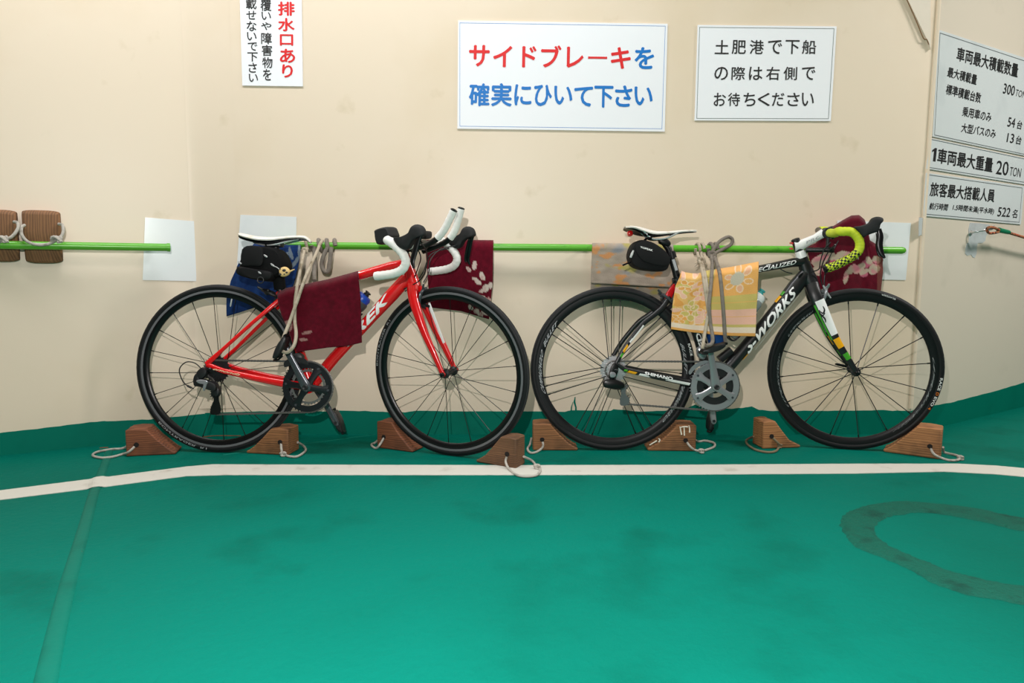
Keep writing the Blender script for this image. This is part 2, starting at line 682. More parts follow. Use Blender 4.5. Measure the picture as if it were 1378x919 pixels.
# weld seams under the deck paint
SEAM = M('seam_green_paint', (0, 101, 85), 0.5, spec=.1, bump=(60, .3, .003), var=[(9, (0, 90, 75), .55, .75), (55, (120, 66, 40), .73, .78)])
mb = MB()
mb.sweep(catmull([FLR(*p) for p in [(148, 604), (141, 625), (127, 662), (112, 715), (93, 780), (76, 850), (60, 925), (35, 1060)]], 6), [.014, .021], .0045, 12, side=V((0, 0, 1)))
struct(mb.build('trim_3', SEAM), 'raised weld seam under the green deck paint')
mb = MB()
mb.sweep(catmull([FLR(*p) for p in [(300, 612), (345, 606), (420, 596), (505, 584.5)]], 6), .006, .003, 8, side=V((0, 0, 1)))
struct(mb.build('trim_4', SEAM))
# rust streak along the wall foot behind the rear wheel of the red bicycle
RUST = M('rust', (128, 70, 38), 0.9, bump=(120, .5, .003), var=(30, (90, 60, 35), .4, .7))
mb = MB()
mb.sweep(catmull([FLR(*p) + V((0, .0, .001)) for p in [(272, 588.4), (288, 586.8), (305, 586.6), (324, 586.8)]], 5), [.002, .006, .006, .002], .0025, 8, side=V((0, 0, 1)))
struct(mb.build('trim_7', RUST))
mb = MB()
mb.sweep([FLR(*p) for p in [(134, 603), (140, 602.4), (146, 602.2)]], [.001, .004, .001], .0025, 8, side=V((0, 0, 1)))
struct(mb.build('trim_8', RUST))

# the slanted steel gusset where the long wall meets the right wall
mb = MB()
g = [(1221, -2), (1247, 52), (1249.5, 56), (1252.5, 66), (1252, -80), (1186, -80)]
front = [WB(p[0], p[1], .012) for p in g]
back = [p + V((0, .014, 0)) for p in front]
n = len(g)
mb.add(front + back, [tuple(range(n)), tuple(range(n, 2 * n))[::-1]] + [(i, (i + 1) % n, (i + 1) % n + n, i + n) for i in range(n)])
struct(mb.build('trim_9', GREYISH, smooth=False), 'slanted steel gusset plate in the corner')
mb = MB()
mb.tube(catmull([WB(*p, .013) for p in [(1198, -50), (1220.5, 0), (1233, 28), (1242.5, 51), (1247, 53), (1250, 60)]], 5), .0022, 6)
struct(mb.build('trim_10', M('rusty_edge', (120, 90, 58), .9)))
# weld bead down the corner
mb = MB()
mb.tube([RCN + V((.0, -.002, z / 10)) for z in [1.2] + list(range(2, 33))], .009, 8)
struct(mb.build('trim_11', CREAM))
# grey primer patches on the right wall
PRIMER = M('grey_primer', (186, 192, 192), .6, var=(20, (170, 176, 176), .5, .7))


def flat_patch(name, wf, pts, nrm, mat, off=.0015, th=.0014):
    mb = MB()
    fr = [wf(*p, off) for p in pts]
    bk = [p - nrm * th for p in fr]
    n = len(pts)
    mb.add(fr + bk, [tuple(range(n)), tuple(range(n, 2 * n))[::-1]] + [(i, (i + 1) % n, (i + 1) % n + n, i + n) for i in range(n)])
    return struct(mb.build(name, mat, smooth=False))


flat_patch('trim_12', WR, [(1305.5, 299.5), (1311, 300), (1320, 300.5), (1331, 302), (1334, 305), (1331, 312), (1327, 318), (1326, 324), (1322, 327), (1316, 327), (1314.5, 333), (1314.5, 340), (1312, 347), (1309, 346), (1307, 342.5), (1302, 344), (1299, 341), (1299.5, 334), (1301, 328), (1303.5, 326), (1304, 318), (1303.5, 308)], NR, PRIMER)
flat_patch('trim_13', WR, [(1237, 292.5), (1241, 293), (1246, 295.5), (1245, 300), (1244, 306), (1245, 310), (1241, 317.5), (1239, 316), (1236.6, 318), (1236.5, 305)], NR, PRIMER)


# ================================================================== notices
PAPER = M('white_sign_face', (240, 241, 244), .28)
ALU = M('grey_sign_face', (211, 217, 217), .35, var=(4, (188, 196, 197), .5, .8))
INK = M('black_sign_ink', (28, 27, 27), .5)
RED_INK = M('red_sign_ink', (222, 34, 36), .45)
BLUE_INK = M('blue_sign_ink', (8, 116, 196), .45)
BORD_BLUE = M('blue_sign_border', (88, 140, 206), .45)
BORD_GREY = M('grey_sign_border', (120, 128, 124), .45)


def bil(q, s, t):
    """q: top-left, top-right, bottom-right, bottom-left; t from the top"""
    return (q[0] * (1 - s) + q[1] * s) * (1 - t) + (q[3] * (1 - s) + q[2] * s) * t


def sign(name, label, cat, wf, nrm, quad, face, border=None, bw=.0016, lines=(), th=.004, group=None, upright=False, tilt=0.0, gapx=45):
    off = th + .0015
    q = [wf(*p, off) for p in quad]
    c = (q[0] + q[1] + q[2] + q[3]) / 4
    base = (q[2] + q[3]) / 2
    root = thing(name, label, cat, base, group)
    mb = MB()
    bk = [p - nrm * th for p in q]
    mb.add(q + bk, [(0, 1, 2, 3), (7, 6, 5, 4), (0, 4, 5, 1), (1, 5, 6, 2), (2, 6, 7, 3), (3, 7, 4, 0)])
    mb.build('panel', face, root, smooth=False, world=True)
    if border:
        bq = [wf(*p, off + .0006) for p in border[0]]
        mb = MB()
        cc = (bq[0] + bq[1] + bq[2] + bq[3]) / 4
        inn = []
        for i, p in enumerate(bq):
            e1 = (bq[(i + 1) % 4] - p).normalized()
            e2 = (bq[i - 1] - p).normalized()
            inn.append(p + (e1 + e2) * bw)
        mb.add(bq + inn, [(i, (i + 1) % 4, (i + 1) % 4 + 4, i + 4) for i in range(4)])
        mb.build('border', border[1], root, smooth=False, world=True)
    rows = {}
    for (body, lq, ink, bold) in lines:
        cy, cx = sum(p[1] for p in lq) / 4, sum(p[0] for p in lq) / 4
        key = None
        for (yy, xx, nm) in rows:
            if nm == ink.name and (abs(xx - cx) < 9 if upright else (abs(yy - cy + tilt * (cx - xx)) < 12 and abs(xx - cx) < gapx)):
                key = (yy, xx, nm)
        if key is None:
            key = (cy, cx, ink.name)
            rows[key] = (MB(), ink)
        else:
            rows[(cy, cx, ink.name)] = rows[key]
        wq = [wf(*p, off + .0008) for p in lq]
        letter(rows[key][0], body, lambda x, y: bil(wq, x, 1 - y), bold, out=nrm)
    done = []
    for mb, ink in rows.values():
        if mb in done:
            continue
        done.append(mb)
        mb.build('lettering', ink, root, smooth=False, world=True)
    return root


def box4(x0, y0, x1, y1, sl=0.0, lean=0.0):
    """an upright line's pixel quad: sl slope along, lean of its ends"""
    d = sl * (x1 - x0)
    h = lean * (y1 - y0)
    return [(x0, y0), (x1, y0 + d), (x1 + h, y1 + d), (x0 + h, y1)]


def big():
    L1 = [('サ', 632, 61, 658.5, 88.7), ('イ', 664.5, 62, 689, 89.5), ('ド', 703.5, 62.5, 721.5, 90), ('ブ', 729, 61.5, 755, 90), ('レ', 763.5, 63.5, 785, 90.4), ('ー', 791.5, 76, 817, 79), ('キ', 823, 64, 848.5, 91.8)]
    out = [(c, box4(a, b_, x, y, .014, -.02), RED_INK, .028) for c, a, b_, x, y in L1]
    out.append(('を', box4(855, 64, 880, 92, .014, -.03), BLUE_INK, .028))
    L2 = [('確', 632, 112.5, 658.5, 142), ('実', 662, 112.5, 688.5, 142.3), ('に', 693, 114, 715, 141), ('ひ', 719.5, 114.5, 742.5, 142), ('い', 746.5, 116, 770, 140), ('て', 773.5, 117, 797.5, 142.5), ('下', 800.5, 116, 825, 144), ('さ', 828.5, 115.5, 850.5, 143), ('い', 854.5, 117, 878, 141)]
    out += [(c, box4(a, b_, x, y, .014, -.02), BLUE_INK, .028) for c, a, b_, x, y in L2]
    return out


def row(chars, boxes, ink, bold, sl=.012, lean=-.04):
    return [(c, box4(*bx, sl, lean), ink, bold) for c, bx in zip(chars, boxes)]


sign('wall_notice', 'wide white notice with blue border and red and blue lettering', 'sign', WB, NB,
     [(616.5, 27.5), (898.5, 32), (894.5, 177), (615.5, 173)], PAPER, ([(618.6, 30.4), (895.6, 34.8), (891, 173.5), (618.6, 170)], BORD_BLUE), lines=big())

x_ = [963.5, 986.5, 1009.5, 1034, 1057.5, 1080]
l1 = row('土肥港で下船', [(a, 54, a + 18.5, 72.5) for a in (962.5, 985.5, 1009.5, 1034, 1057.5, 1080)], INK, .012)
l2 = row('の際は右側で', [(a, 90, a + 17.8, 107.5) for a in (962, 985, 1008.5, 1031.5, 1055, 1079.5)], INK, .012)
l3 = row('お待ちください', [(a, 125, a + 16, 142.5) for a in (961, 980, 1001, 1020.5, 1039.5, 1060, 1079.5)], INK, .012)
sign('wall_notice', 'white notice with thin grey border and three rows of black lettering', 'sign', WB, NB,
     [(939, 33.5), (1126, 35.5), (1118, 162.8), (934.7, 162)], PAPER, ([(941.2, 36.3), (1122.8, 38.2), (1115.2, 160.1), (937.3, 159.6)], BORD_GREY), .0022, l1 + l2 + l3)

col = []
for c, bx in zip('排水口あり', [(374.5, 2.5, 396, 20.5), (374.5, 24.5, 396, 41.5), (377, 46.5, 394, 61), (377, 66, 396.5, 84), (380, 87, 393.5, 104)]):
    col.append((c, box4(*bx, .012, .01), RED_INK, .03))
for c, bx in zip('覆いや障害物を', [(350.5, -2, 365, 14.5), (352, 16, 364.5, 26.5), (351.5, 30, 365, 40), (351.5, 44, 365.5, 59), (352.5, 60.5, 366, 75), (353, 77, 366.5, 91.5), (354, 93, 365, 108)]):
    col.append((c, box4(*bx, .012, .01), INK, .014))
for c, bx in zip('載せないで下さい', [(331, -3, 345, 12), (331.5, 14.5, 344.5, 26), (332, 28.5, 345, 41.5), (332.5, 43.5, 345, 54), (333.5, 57, 346, 68), (333, 70.5, 346.5, 82.5), (334.5, 84.5, 345.5, 97.5), (335, 99.5, 347, 110)]):
    col.append((c, box4(*bx, .012, .01), INK, .014))
sign('wall_notice', 'narrow white notice with vertical lettering, its right column red', 'sign', WB, NB,
     [(321, -62), (405, -62), (407.5, 116.2), (326, 115)], PAPER, lines=col, upright=True)


# capacity boards on the right wall: a line is laid between two traced pixel ends
def ln(body, x0, yt0, yb0, x1, yt1, yb1, bold=.012, lean=-3):
    return (body, [(x0 + (lean if lean < 0 else 0) * 0, yt0), (x1, yt1), (x1 - 2, yb1), (x0 - 2, yb0)], INK, bold)


sign('capacity_board', 'topmost and tallest of the grey capacity boards on the right wall', 'sign', WR, NR,
     [(1263.5, 40), (1398, 84), (1393, 212.5), (1255, 183.6)], ALU, ([(1265, 43.8), (1394, 86.5), (1389.5, 210.3), (1257.5, 182)], M('board_border', (96, 104, 106), .5)), .003,
     [ln('車両最大積載数量', 1289, 63, 81, 1371, 86.5, 104.5, .02),
      ln('最大積載量', 1276.5, 90, 103, 1315.5, 101, 114.5, .018),
      ln('300', 1351.5, 112, 125.5, 1366.5, 116, 129),
      ln('TON', 1367.8, 120, 129, 1381, 123.5, 132.5, .0),
      ln('標準積載台数', 1274.5, 113, 126.5, 1321, 125.5, 139, .018),
      ln('乗用車のみ', 1296.5, 143, 156, 1335, 151.5, 164.5, .016),
      ln('54', 1357.5, 157.5, 170, 1367, 159.5, 172), ln('台', 1370, 161.5, 173, 1376.5, 163, 174.5),
      ln('大型バスのみ', 1295, 165.5, 177.5, 1341, 174, 186.5, .016),
      ln('13', 1356.5, 179, 191, 1365.5, 180.5, 193), ln('台', 1368.5, 182, 193.5, 1375.5, 183.5, 195)], tilt=.28, gapx=24)
sign('capacity_board', 'middle grey capacity board with one bold row of black lettering', 'sign', WR, NR,
     [(1251.5, 185.5), (1388, 214.5), (1384, 249), (1247.5, 227)], ALU, ([(1253, 187), (1384, 214.5), (1381, 246), (1249, 225.5)], MATS['board_border']), .003,
     [ln('1', 1255, 198.5, 216.5, 1261, 199.5, 217.5, 0), ln('車両最大重量', 1263, 199.5, 219, 1337, 213, 232, .02),
      ln('20', 1342, 216, 234, 1358, 218, 236.5, .01), ln('TON', 1360, 224.5, 236, 1375, 226.5, 239, .0)])
sign('capacity_board', 'lowest grey capacity board with two rows of black lettering', 'sign', WR, NR,
     [(1247, 232.5), (1378.5, 250.5), (1374, 302), (1243.5, 290.5)], ALU, ([(1248.2, 234.5), (1376, 252.6), (1371.8, 299.5), (1245.2, 288.5)], MATS['board_border']), .003,
     [ln('旅客最大搭載人員', 1253, 245, 263.5, 1339.5, 255, 272, .02),
      ln('航行時間', 1252, 272.5, 281.5, 1276.5, 274.5, 283.5, .012), ln('1.5時間未満(平水時)', 1283.5, 274.5, 284, 1338.5, 280.5, 289.5, .012),
      ln('522', 1344, 278.5, 291, 1360.5, 280, 292, .01), ln('名', 1363.5, 281.5, 293, 1370, 282, 293.5, .01)])

# blank reflective sheets behind the rail ends
SHEET = M('pale_blank_sheet', (228, 232, 232), .22, var=(9, (220, 226, 226), .5, .8))
tag(sign('blank_sheet', '', 'sheet', WL, NL, [(195.3, 292.5), (266.5, 298), (264, 378.3), (192, 376.8)], SHEET, th=.0015), 'pale blank sheet behind the tip of the short green rail', 'sheet', 'blank sheets at the rail ends')
tag(sign('blank_sheet', '', 'sheet', WB, NB, [(323.5, 289), (399, 291.8), (398, 372), (318, 370)], SHEET, th=.0015), 'pale blank sheet on the wall behind the black seat pack', 'sheet', 'blank sheets at the rail ends')
tag(sign('blank_sheet', '', 'sheet', WB, NB, [(1127, 296.5), (1226, 300), (1219, 376.8), (1122, 375)], SHEET, th=.0015), 'pale blank sheet behind the rounded tip of the long green rail', 'sheet', 'blank sheets at the rail ends')

# ================================================================== green rails
RAIL_G = M('green_rail_paint', (92, 172, 46), .28, var=(25, (72, 148, 40), .6, .7), bump=(60, .1, .002))
STEEL = M('bracket_steel', (180, 180, 176), .4, .6)
RR = .0155


def rail(label, a, c, nrm, off, round_end):
    root = thing('green_rail', label, 'rail', (a + c) / 2)
    mb = MB()
    d = (c - a).normalized()
    mb.tube([a, a.lerp(c, .5), c - d * .01], RR, 18)
    mb.build('pipe', RAIL_G, root, world=True)
    mb = MB()
    if round_end:
        mb.lathe([(RR + .0004, 0), (RR * .96, .008), (RR * .75, .016), (RR * .4, .021), (.0005, .023)], c - d * .011, d, 18)
    else:
        mb.lathe([(RR + .002, 0), (RR + .002, .012), (RR * .9, .013)], c - d * .011, d, 18)
    mb.build('end_cap', RAIL_G, root, world=True)
    L = (c - a).length
    for t in (.03, .5, .965):
        p = a.lerp(c, t)
        mb = MB()
        mb.tube([p - nrm * RR * .5, p - nrm * (off - .002)], .008, 10)
        mb.lathe([(.0125, 0), (.0125, .004), (.001, .004)], p - nrm * (off - .0005), nrm, 18)
        mb.build('bracket', RAIL_G, root, world=True)
    return root


RO = .058
railL = WB(352, 330, RO)
railR = WB(1215.5, 337, RO)
rail('long green rail the two bicycles lean against', railL, railR, NB, RO, True)
ROL = .085
lr_end = WL(228.5, 333, ROL)
rail('short green rail on the angled wall carrying two hanging wooden blocks', V((lr_end + DL * 2.2).to_tuple()), lr_end, NL, ROL, False)

# ================================================================== bicycles
RUBBER = M('black_tyre_rubber', (20, 20, 22), .55, spec=.3, bump=(160, .25, .002))
BLACK_G = M('gloss_black', (13, 13, 14), .3, spec=.35)
BLACK_M = M('satin_black', (24, 24, 26), .45)
BLACK_R = M('black_grip_rubber', (20, 20, 22), .7)
CARBON = M('black_carbon', (18, 18, 20), .42, spec=.3)
SPOKE = M('black_spoke', (18, 18, 18), .35, .3)
BRAKE_AL = M('brake_track_grey', (104, 104, 107), .4)
SILVER = M('silver_alloy', (196, 197, 198), .3, .35)
DARK_SIL = M('dark_silver_alloy', (84, 87, 92), .25, .45)
GREY_AL = M('grey_alloy', (150, 152, 155), .25, .4)
CHAIN_M = M('chain_steel', (96, 94, 91), .4, .4)
CHROME = M('chrome', (205, 207, 209), .18, .55)
RED_P = M('red_bicycle_paint', (222, 16, 22), .22, coat=.5)
WHITE_P = M('white_bicycle_paint', (236, 236, 234), .3)
WHITE_T = M('white_bar_tape', (232, 231, 226), .6, bump=(140, .3, .002), var=(30, (214, 210, 200), .6, .8))
YEL_T = M('yellow_bar_tape', (196, 212, 40), .6, bump=(200, .4, .002))
GREEN_D = M('green_stripe', (70, 160, 40), .35)
ORANGE_D = M('orange_stripe', (240, 170, 10), .35)
WHITE_D = M('white_lettering', (238, 238, 236), .4)
GREY_D = M('grey_lettering', (168, 170, 172), .4)
SADDLE_W = M('white_saddle_cover', (226, 222, 214), .45, var=[(18, (196, 182, 160), .6, .75)])
RED_D = M('red_lettering', (200, 24, 28), .4)


class Ctx:
    def __init__(self, contact, yaw, lean):
        O = FLR(*contact)
        self.M = Matrix.Translation(O) @ Matrix.Rotation(math.radians(yaw), 4, 'Z') @ Matrix.Rotation(math.radians(-lean), 4, 'X')
        self.S = Matrix.Identity(4)

    def steer(self, p, q, deg):
        ax = (p - q).normalized()
        self.S = Matrix.Translation(p) @ Matrix.Rotation(math.radians(deg), 4, ax) @ Matrix.Translation(-p)

    def hit(self, px, py, w, m):
        i = m.inverted()
        o, d = i @ EYE, i.to_3x3() @ ray(px, py)
        return o + d * ((w - o.y) / d.y)

    def B(self, px, py, w=0.0):
        return self.hit(px, py, w, self.M)

    def F(self, px, py, w=0.0):
        """a place in the steered front assembly, given before steering"""
        return self.hit(px, py, w, self.M @ self.S)

    def uv(self, pts, w=0.0, front=False):
        r = []
        for p in pts:
            q = (self.F if front else self.B)(p[0], p[1], w)
            r.append((q.x, q.z))
        return r


def mir(p):
    return V((p.x, -p.y, p.z))


def gear_out(cu, cv, r, teeth, h):
    o = []
    for i in range(teeth):
        for k, rr in ((0, r - h), (.3, r - h), (.45, r), (.6, r), (.75, r - h)):
            a = 2 * PI * (i + k) / teeth
            o.append((cu + rr * math.cos(a), cv + rr * math.sin(a)))
    return o


def annulus(mb, cu, cv, r_in, outs, w0, w1, n=48, mi=0):
    """toothed or round ring: outs outline, round hole"""
    k = len(outs)
    inn = []
    for (u, v) in outs:
        a = math.atan2(v - cv, u - cu)
        inn.append((cu + r_in * math.cos(a), cv + r_in * math.sin(a)))
    vs = [V((u, w0, v)) for u, v in outs] + [V((u, w0, v)) for u, v in inn] + [V((u, w1, v)) for u, v in outs] + [V((u, w1, v)) for u, v in inn]
    fs = []
    for i in range(k):
        j = (i + 1) % k
        fs += [(i, j, k + j, k + i), (2 * k + j, 2 * k + i, 3 * k + i, 3 * k + j), (j, i, 2 * k + i, 2 * k + j), (k + i, k + j, 3 * k + j, 3 * k + i)]
    return mb.add(vs, fs, mi)


def circ(cu, cv, r, n=48):
    return [(cu + r * math.cos(2 * PI * i / n), cv + r * math.sin(2 * PI * i / n)) for i in range(n)]


def arc_text(mb, body, cu, cv, r, h, a0, a1, w, bold=.0, inward=False, shear=0.0):
    """lettering round a rim; angles in degrees, text runs from a0 to a1; its head points outwards unless inward"""
    def f(x, y):
        a = math.radians(a0 + (a1 - a0) * x)
        rr = r + (-h if inward else h) * (y - .5)
        return V((cu + rr * math.cos(a), w, cv + rr * math.sin(a)))
    letter(mb, body, f, bold, 0, 0, shear)


R_W = .336


def wheel(root, c, X, style, front, deg0=0.0):
    """c: hub centre"""
    mb = MB()
    rt = R_W - .0128
    prof = []
    for i in range(20):
        a = 2 * PI * i / 20
        rr = .0128
        prof.append((rt + rr * math.cos(a), rr * 1.0 * math.sin(a)))
    mb.lathe(prof, c, segs=80, loop=True)
    tyre = mb.build('wheel', RUBBER, root, X=X)
    # tread band and the moulded groove of the sidewall
    mb = MB()
    mb.lathe([(R_W - .0035, -.0088), (R_W + .0002, -.006), (R_W + .0012, 0), (R_W + .0002, .006), (R_W - .0035, .0088), (R_W - .006, 0)], c, segs=80, loop=True)
    mb.build('tread', M('tyre_tread', (34, 34, 36), .75, bump=(220, .5, .003)), tyre, X=X)
    ro_, ri_ = R_W - .0235, R_W - .050
    mb = MB()
    mb.lathe([(ro_ + .004, -.0095), (ro_ + .004, .0095), (ro_ - .012, .0102), (ri_ + .004, .0065), (ri_, .003), (ri_, -.003), (ri_ + .004, -.0065), (ro_ - .012, -.0102)], c, segs=80, loop=True)
    mb.build('rim', CARBON if style == 'deep' else BLACK_G, tyre, X=X)
    if style != 'deep':
        mb = MB()
        for s in (-1, 1):
            mb.lathe([(ro_ + .003, s * .0098), (ro_ + .003, s * .0106), (ro_ - .0055, s * .0108), (ro_ - .0055, s * .0099)], c, segs=80, loop=True)
        mb.build('brake_track', BRAKE_AL, tyre, X=X)
    # hub
    fw = .034 if front else .028
    fr = .0185 if front else .024
    mb = MB()
    mb.lathe([(.005, -.052 if front else -.066), (.010, -.05 if front else -.064), (.010, -fw - .006), (fr, -fw - .003), (fr, -fw + .002), (.0115, -fw + .009), (.0115, fw - .009),
              (fr, fw - .002), (fr, fw + .003), (.010, fw + .006), (.010, .05 if front else .064), (.005, .052 if front else .066)], c, segs=24)
    mb.build('hub', BLACK_M, tyre, X=X)
    # spokes
    sp = []
    if style == 'deep' and not front:
        for g in range(7):
            for k in (-1, 0, 1):
                an = deg0 + g * 360 / 7
                sp.append((an + k * 7.2, an + k * 62, (-1 if k else 1), .02 if k else .018))
    else:
        n = {('thin', True): 18, ('thin', False): 20, ('deep', True): 16}[(style, front)]
        for i in range(n):
            an = deg0 + i * 360 / n
            sd = -1 if i % 2 else 1
            if front:
                sp.append((an, an, sd, fr - .003))
            else:
                sp.append((an, an + (62 if (i // 2) % 2 else -62), sd, fr - .003))
    for (ar, ah, sd, hr) in sp:
        ar, ah = math.radians(ar), math.radians(ah)
        p = c + V((math.cos(ah) * hr, sd * fw, math.sin(ah) * hr))
        q = c + V((math.cos(ar) * (ri_ + .002), sd * .001, math.sin(ar) * (ri_ + .002)))
        mb = MB()
        rr = .0019 if style == 'deep' else .0014
        mb.tube([p, p.lerp(q, .955)], rr, 5)
        mb.tube([p.lerp(q, .95), q], rr * 1.5, 6)
        mb.build('spoke', SPOKE, tyre, X=X)
    return tyre


def valve(tyre, c, X, deg, mat):
    a = math.radians(deg)
    d = V((math.cos(a), 0, math.sin(a)))
    mb = MB()
    mb.tube([c + d * (R_W - .05), c + d * (R_W - .078), c + d * (R_W - .082)], [.003, .003, .0018], 8)
    mb.build('valve', mat, tyre, X=X)


def skewer(root, c, X, half, mat, lever=None, ls=1):
    mb = MB()
    mb.lathe([(.0028, -half), (.0028, half)], c, segs=8)
    for s in (-1, 1):
        mb.lathe([(.006, s * half), (.0095, s * (half + .002)), (.0095, s * (half + .009)), (.006, s * (half + .012))], c, segs=14)
    if lever is not None:
        a = math.radians(lever)
        d = V((math.cos(a), 0, math.sin(a)))
        p = c + V((0, ls * (half + .008), 0))
        mb.sweep([p, p + d * .02, p + d * .045, p + d * .06 + V((0, -ls * .006, 0))], [.005, .0055, .006, .003], [.004, .003, .0025, .0015], 8)
    mb.build('quick_release', mat, root, X=X)


def tube_text(mb, body, a, b, height, ra, rb, side=-1, bold=.03, shear=0.0, off=.0008, shift=0.0):
    """lettering wrapped on the flank of a tube from a to b (axis points)"""
    d = (b - a)
    t = d.normalized()
    nrm = V((-t.z, 0, t.x))
    if nrm.z < 0:
        nrm = -nrm

    def f(x, y):
        h = (y - .5) * height + shift
        q = max(0.0, 1 - (h / ra) ** 2)
        return a + d * x + nrm * h + V((0, side * (rb * math.sqrt(q) + off), 0))
    letter(mb, body, f, bold, 7, 0, shear)


def tube_stripe(mb, a, b, h0, h1, ra, rb, side=-1, off=.0006, n=8, ra2=None, rb2=None, skew=0.0):
    d = b - a
    t = d.normalized()
    nrm = V((-t.z, 0, t.x))
    if nrm.z < 0:
        nrm = -nrm
    ra2, rb2 = ra2 or ra, rb2 or rb
    vs = []
    for i in range(n + 1):
        s = i / n
        A, Bb = ra + (ra2 - ra) * s, rb + (rb2 - rb) * s
        for k in range(5):
            fr_ = h0 + (h1 - h0) * k / 4
            q = max(0.0, 1 - fr_ ** 2)
            vs.append(a + d * (s + skew * (k / 4 - .5)) + nrm * (fr_ * A) + V((0, side * (Bb * math.sqrt(q) + off), 0)))
    fs = [(i * 5 + k, i * 5 + k + 1, (i + 1) * 5 + k + 1, (i + 1) * 5 + k) for i in range(n) for k in range(4)]
    return mb.add(vs, fs)


def chain(root, c_f, r_f, c_r, r_r, guide, tension, w0, w1, r_p=.020):
    """loop of links over ring, cog, then the two derailleur wheels"""
    def tang(ca, ra, cb, rb, sa):
        # outer tangent on side sa (+1 above)
        d = cb - ca
        L = math.hypot(d.x, d.z)
        base = math.atan2(d.z, d.x)
        off = math.acos(max(-1, min(1, (ra - rb) / L)))
        a = base + sa * off
        return (ca + V((math.cos(a), 0, math.sin(a))) * ra, cb + V((math.cos(a), 0, math.sin(a))) * rb, a)

    pts = []

    def arc(c, r, a0, a1, n):
        for i in range(n + 1):
            a = a0 + (a1 - a0) * i / n
            pts.append(c + V((math.cos(a), 0, math.sin(a))) * r)
    pF, pR, aT = tang(c_f, r_f, c_r, r_r, -1)   # from ring back to cog, above
    if pF.z < c_f.z:
        pF, pR, aT = tang(c_f, r_f, c_r, r_r, 1)
    # lower run: tension wheel to ring
    d = c_f - tension
    lo = tang(tension, r_p, c_f, r_f, -1)
    if lo[0].z > tension.z + .005:
        lo = tang(tension, r_p, c_f, r_f, 1)
    aL_ = lo[2]
    # ring arc from lower tangent (counter-clockwise through front) to upper tangent
    a0, a1 = aL_, aT
    while a0 > a1:
        a0 -= 2 * PI
    arc(c_f, r_f, a0, a1, 26)
    b0 = aT
    b1 = aT + math.radians(165)
    arc(c_r, r_r, b0, b1, 12)
    gd = (tension - guide).normalized()
    pts.append(guide + V((-gd.z, 0, gd.x)) * -r_p * -1)
    pts.append(guide.lerp(tension, .5) + V((gd.z, 0, -gd.x)) * .004)
    pts.append(tension + V((-.018, 0, -.004)))
    pts.append(lo[0])
    for i, p in enumerate(pts):
        s = max(0.0, min(1.0, (p.x - c_r.x) / (c_f.x - c_r.x)))
        p.y = w1 + (w0 - w1) * s
    # resample to half-inch links
    P = pts + [pts[0]]
    out, acc, step = [], 0.0, .0127
    for i in range(len(P) - 1):
        L = (P[i + 1] - P[i]).length
        while acc < L:
            out.append(P[i].lerp(P[i + 1], acc / L))
            acc += step
        acc -= L
    mb = MB()
    for i in range(len(out)):
        p, q = out[i], out[(i + 1) % len(out)]
        if (q - p).length > .03:
            continue
        t = (q - p)
        for s in (-1, 1):
            wo = .0030 if i % 2 else .0018
            mb.sweep([p - t * .16 + V((0, s * wo, 0)), p + t * .1 + V((0, s * wo, 0)), p + t * .5 + V((0, s * wo, 0)), p + t * .9 + V((0, s * wo, 0)), q + t * .16 + V((0, s * wo, 0))],
                     [.0022, .0042, .003, .0042, .0022], .0006, 6)
        mb.tube([p + V((0, -.0036, 0)), p + V((0, .0036, 0))], .0022, 6)
    return mb.build('chain', CHAIN_M, root, sharp=50)


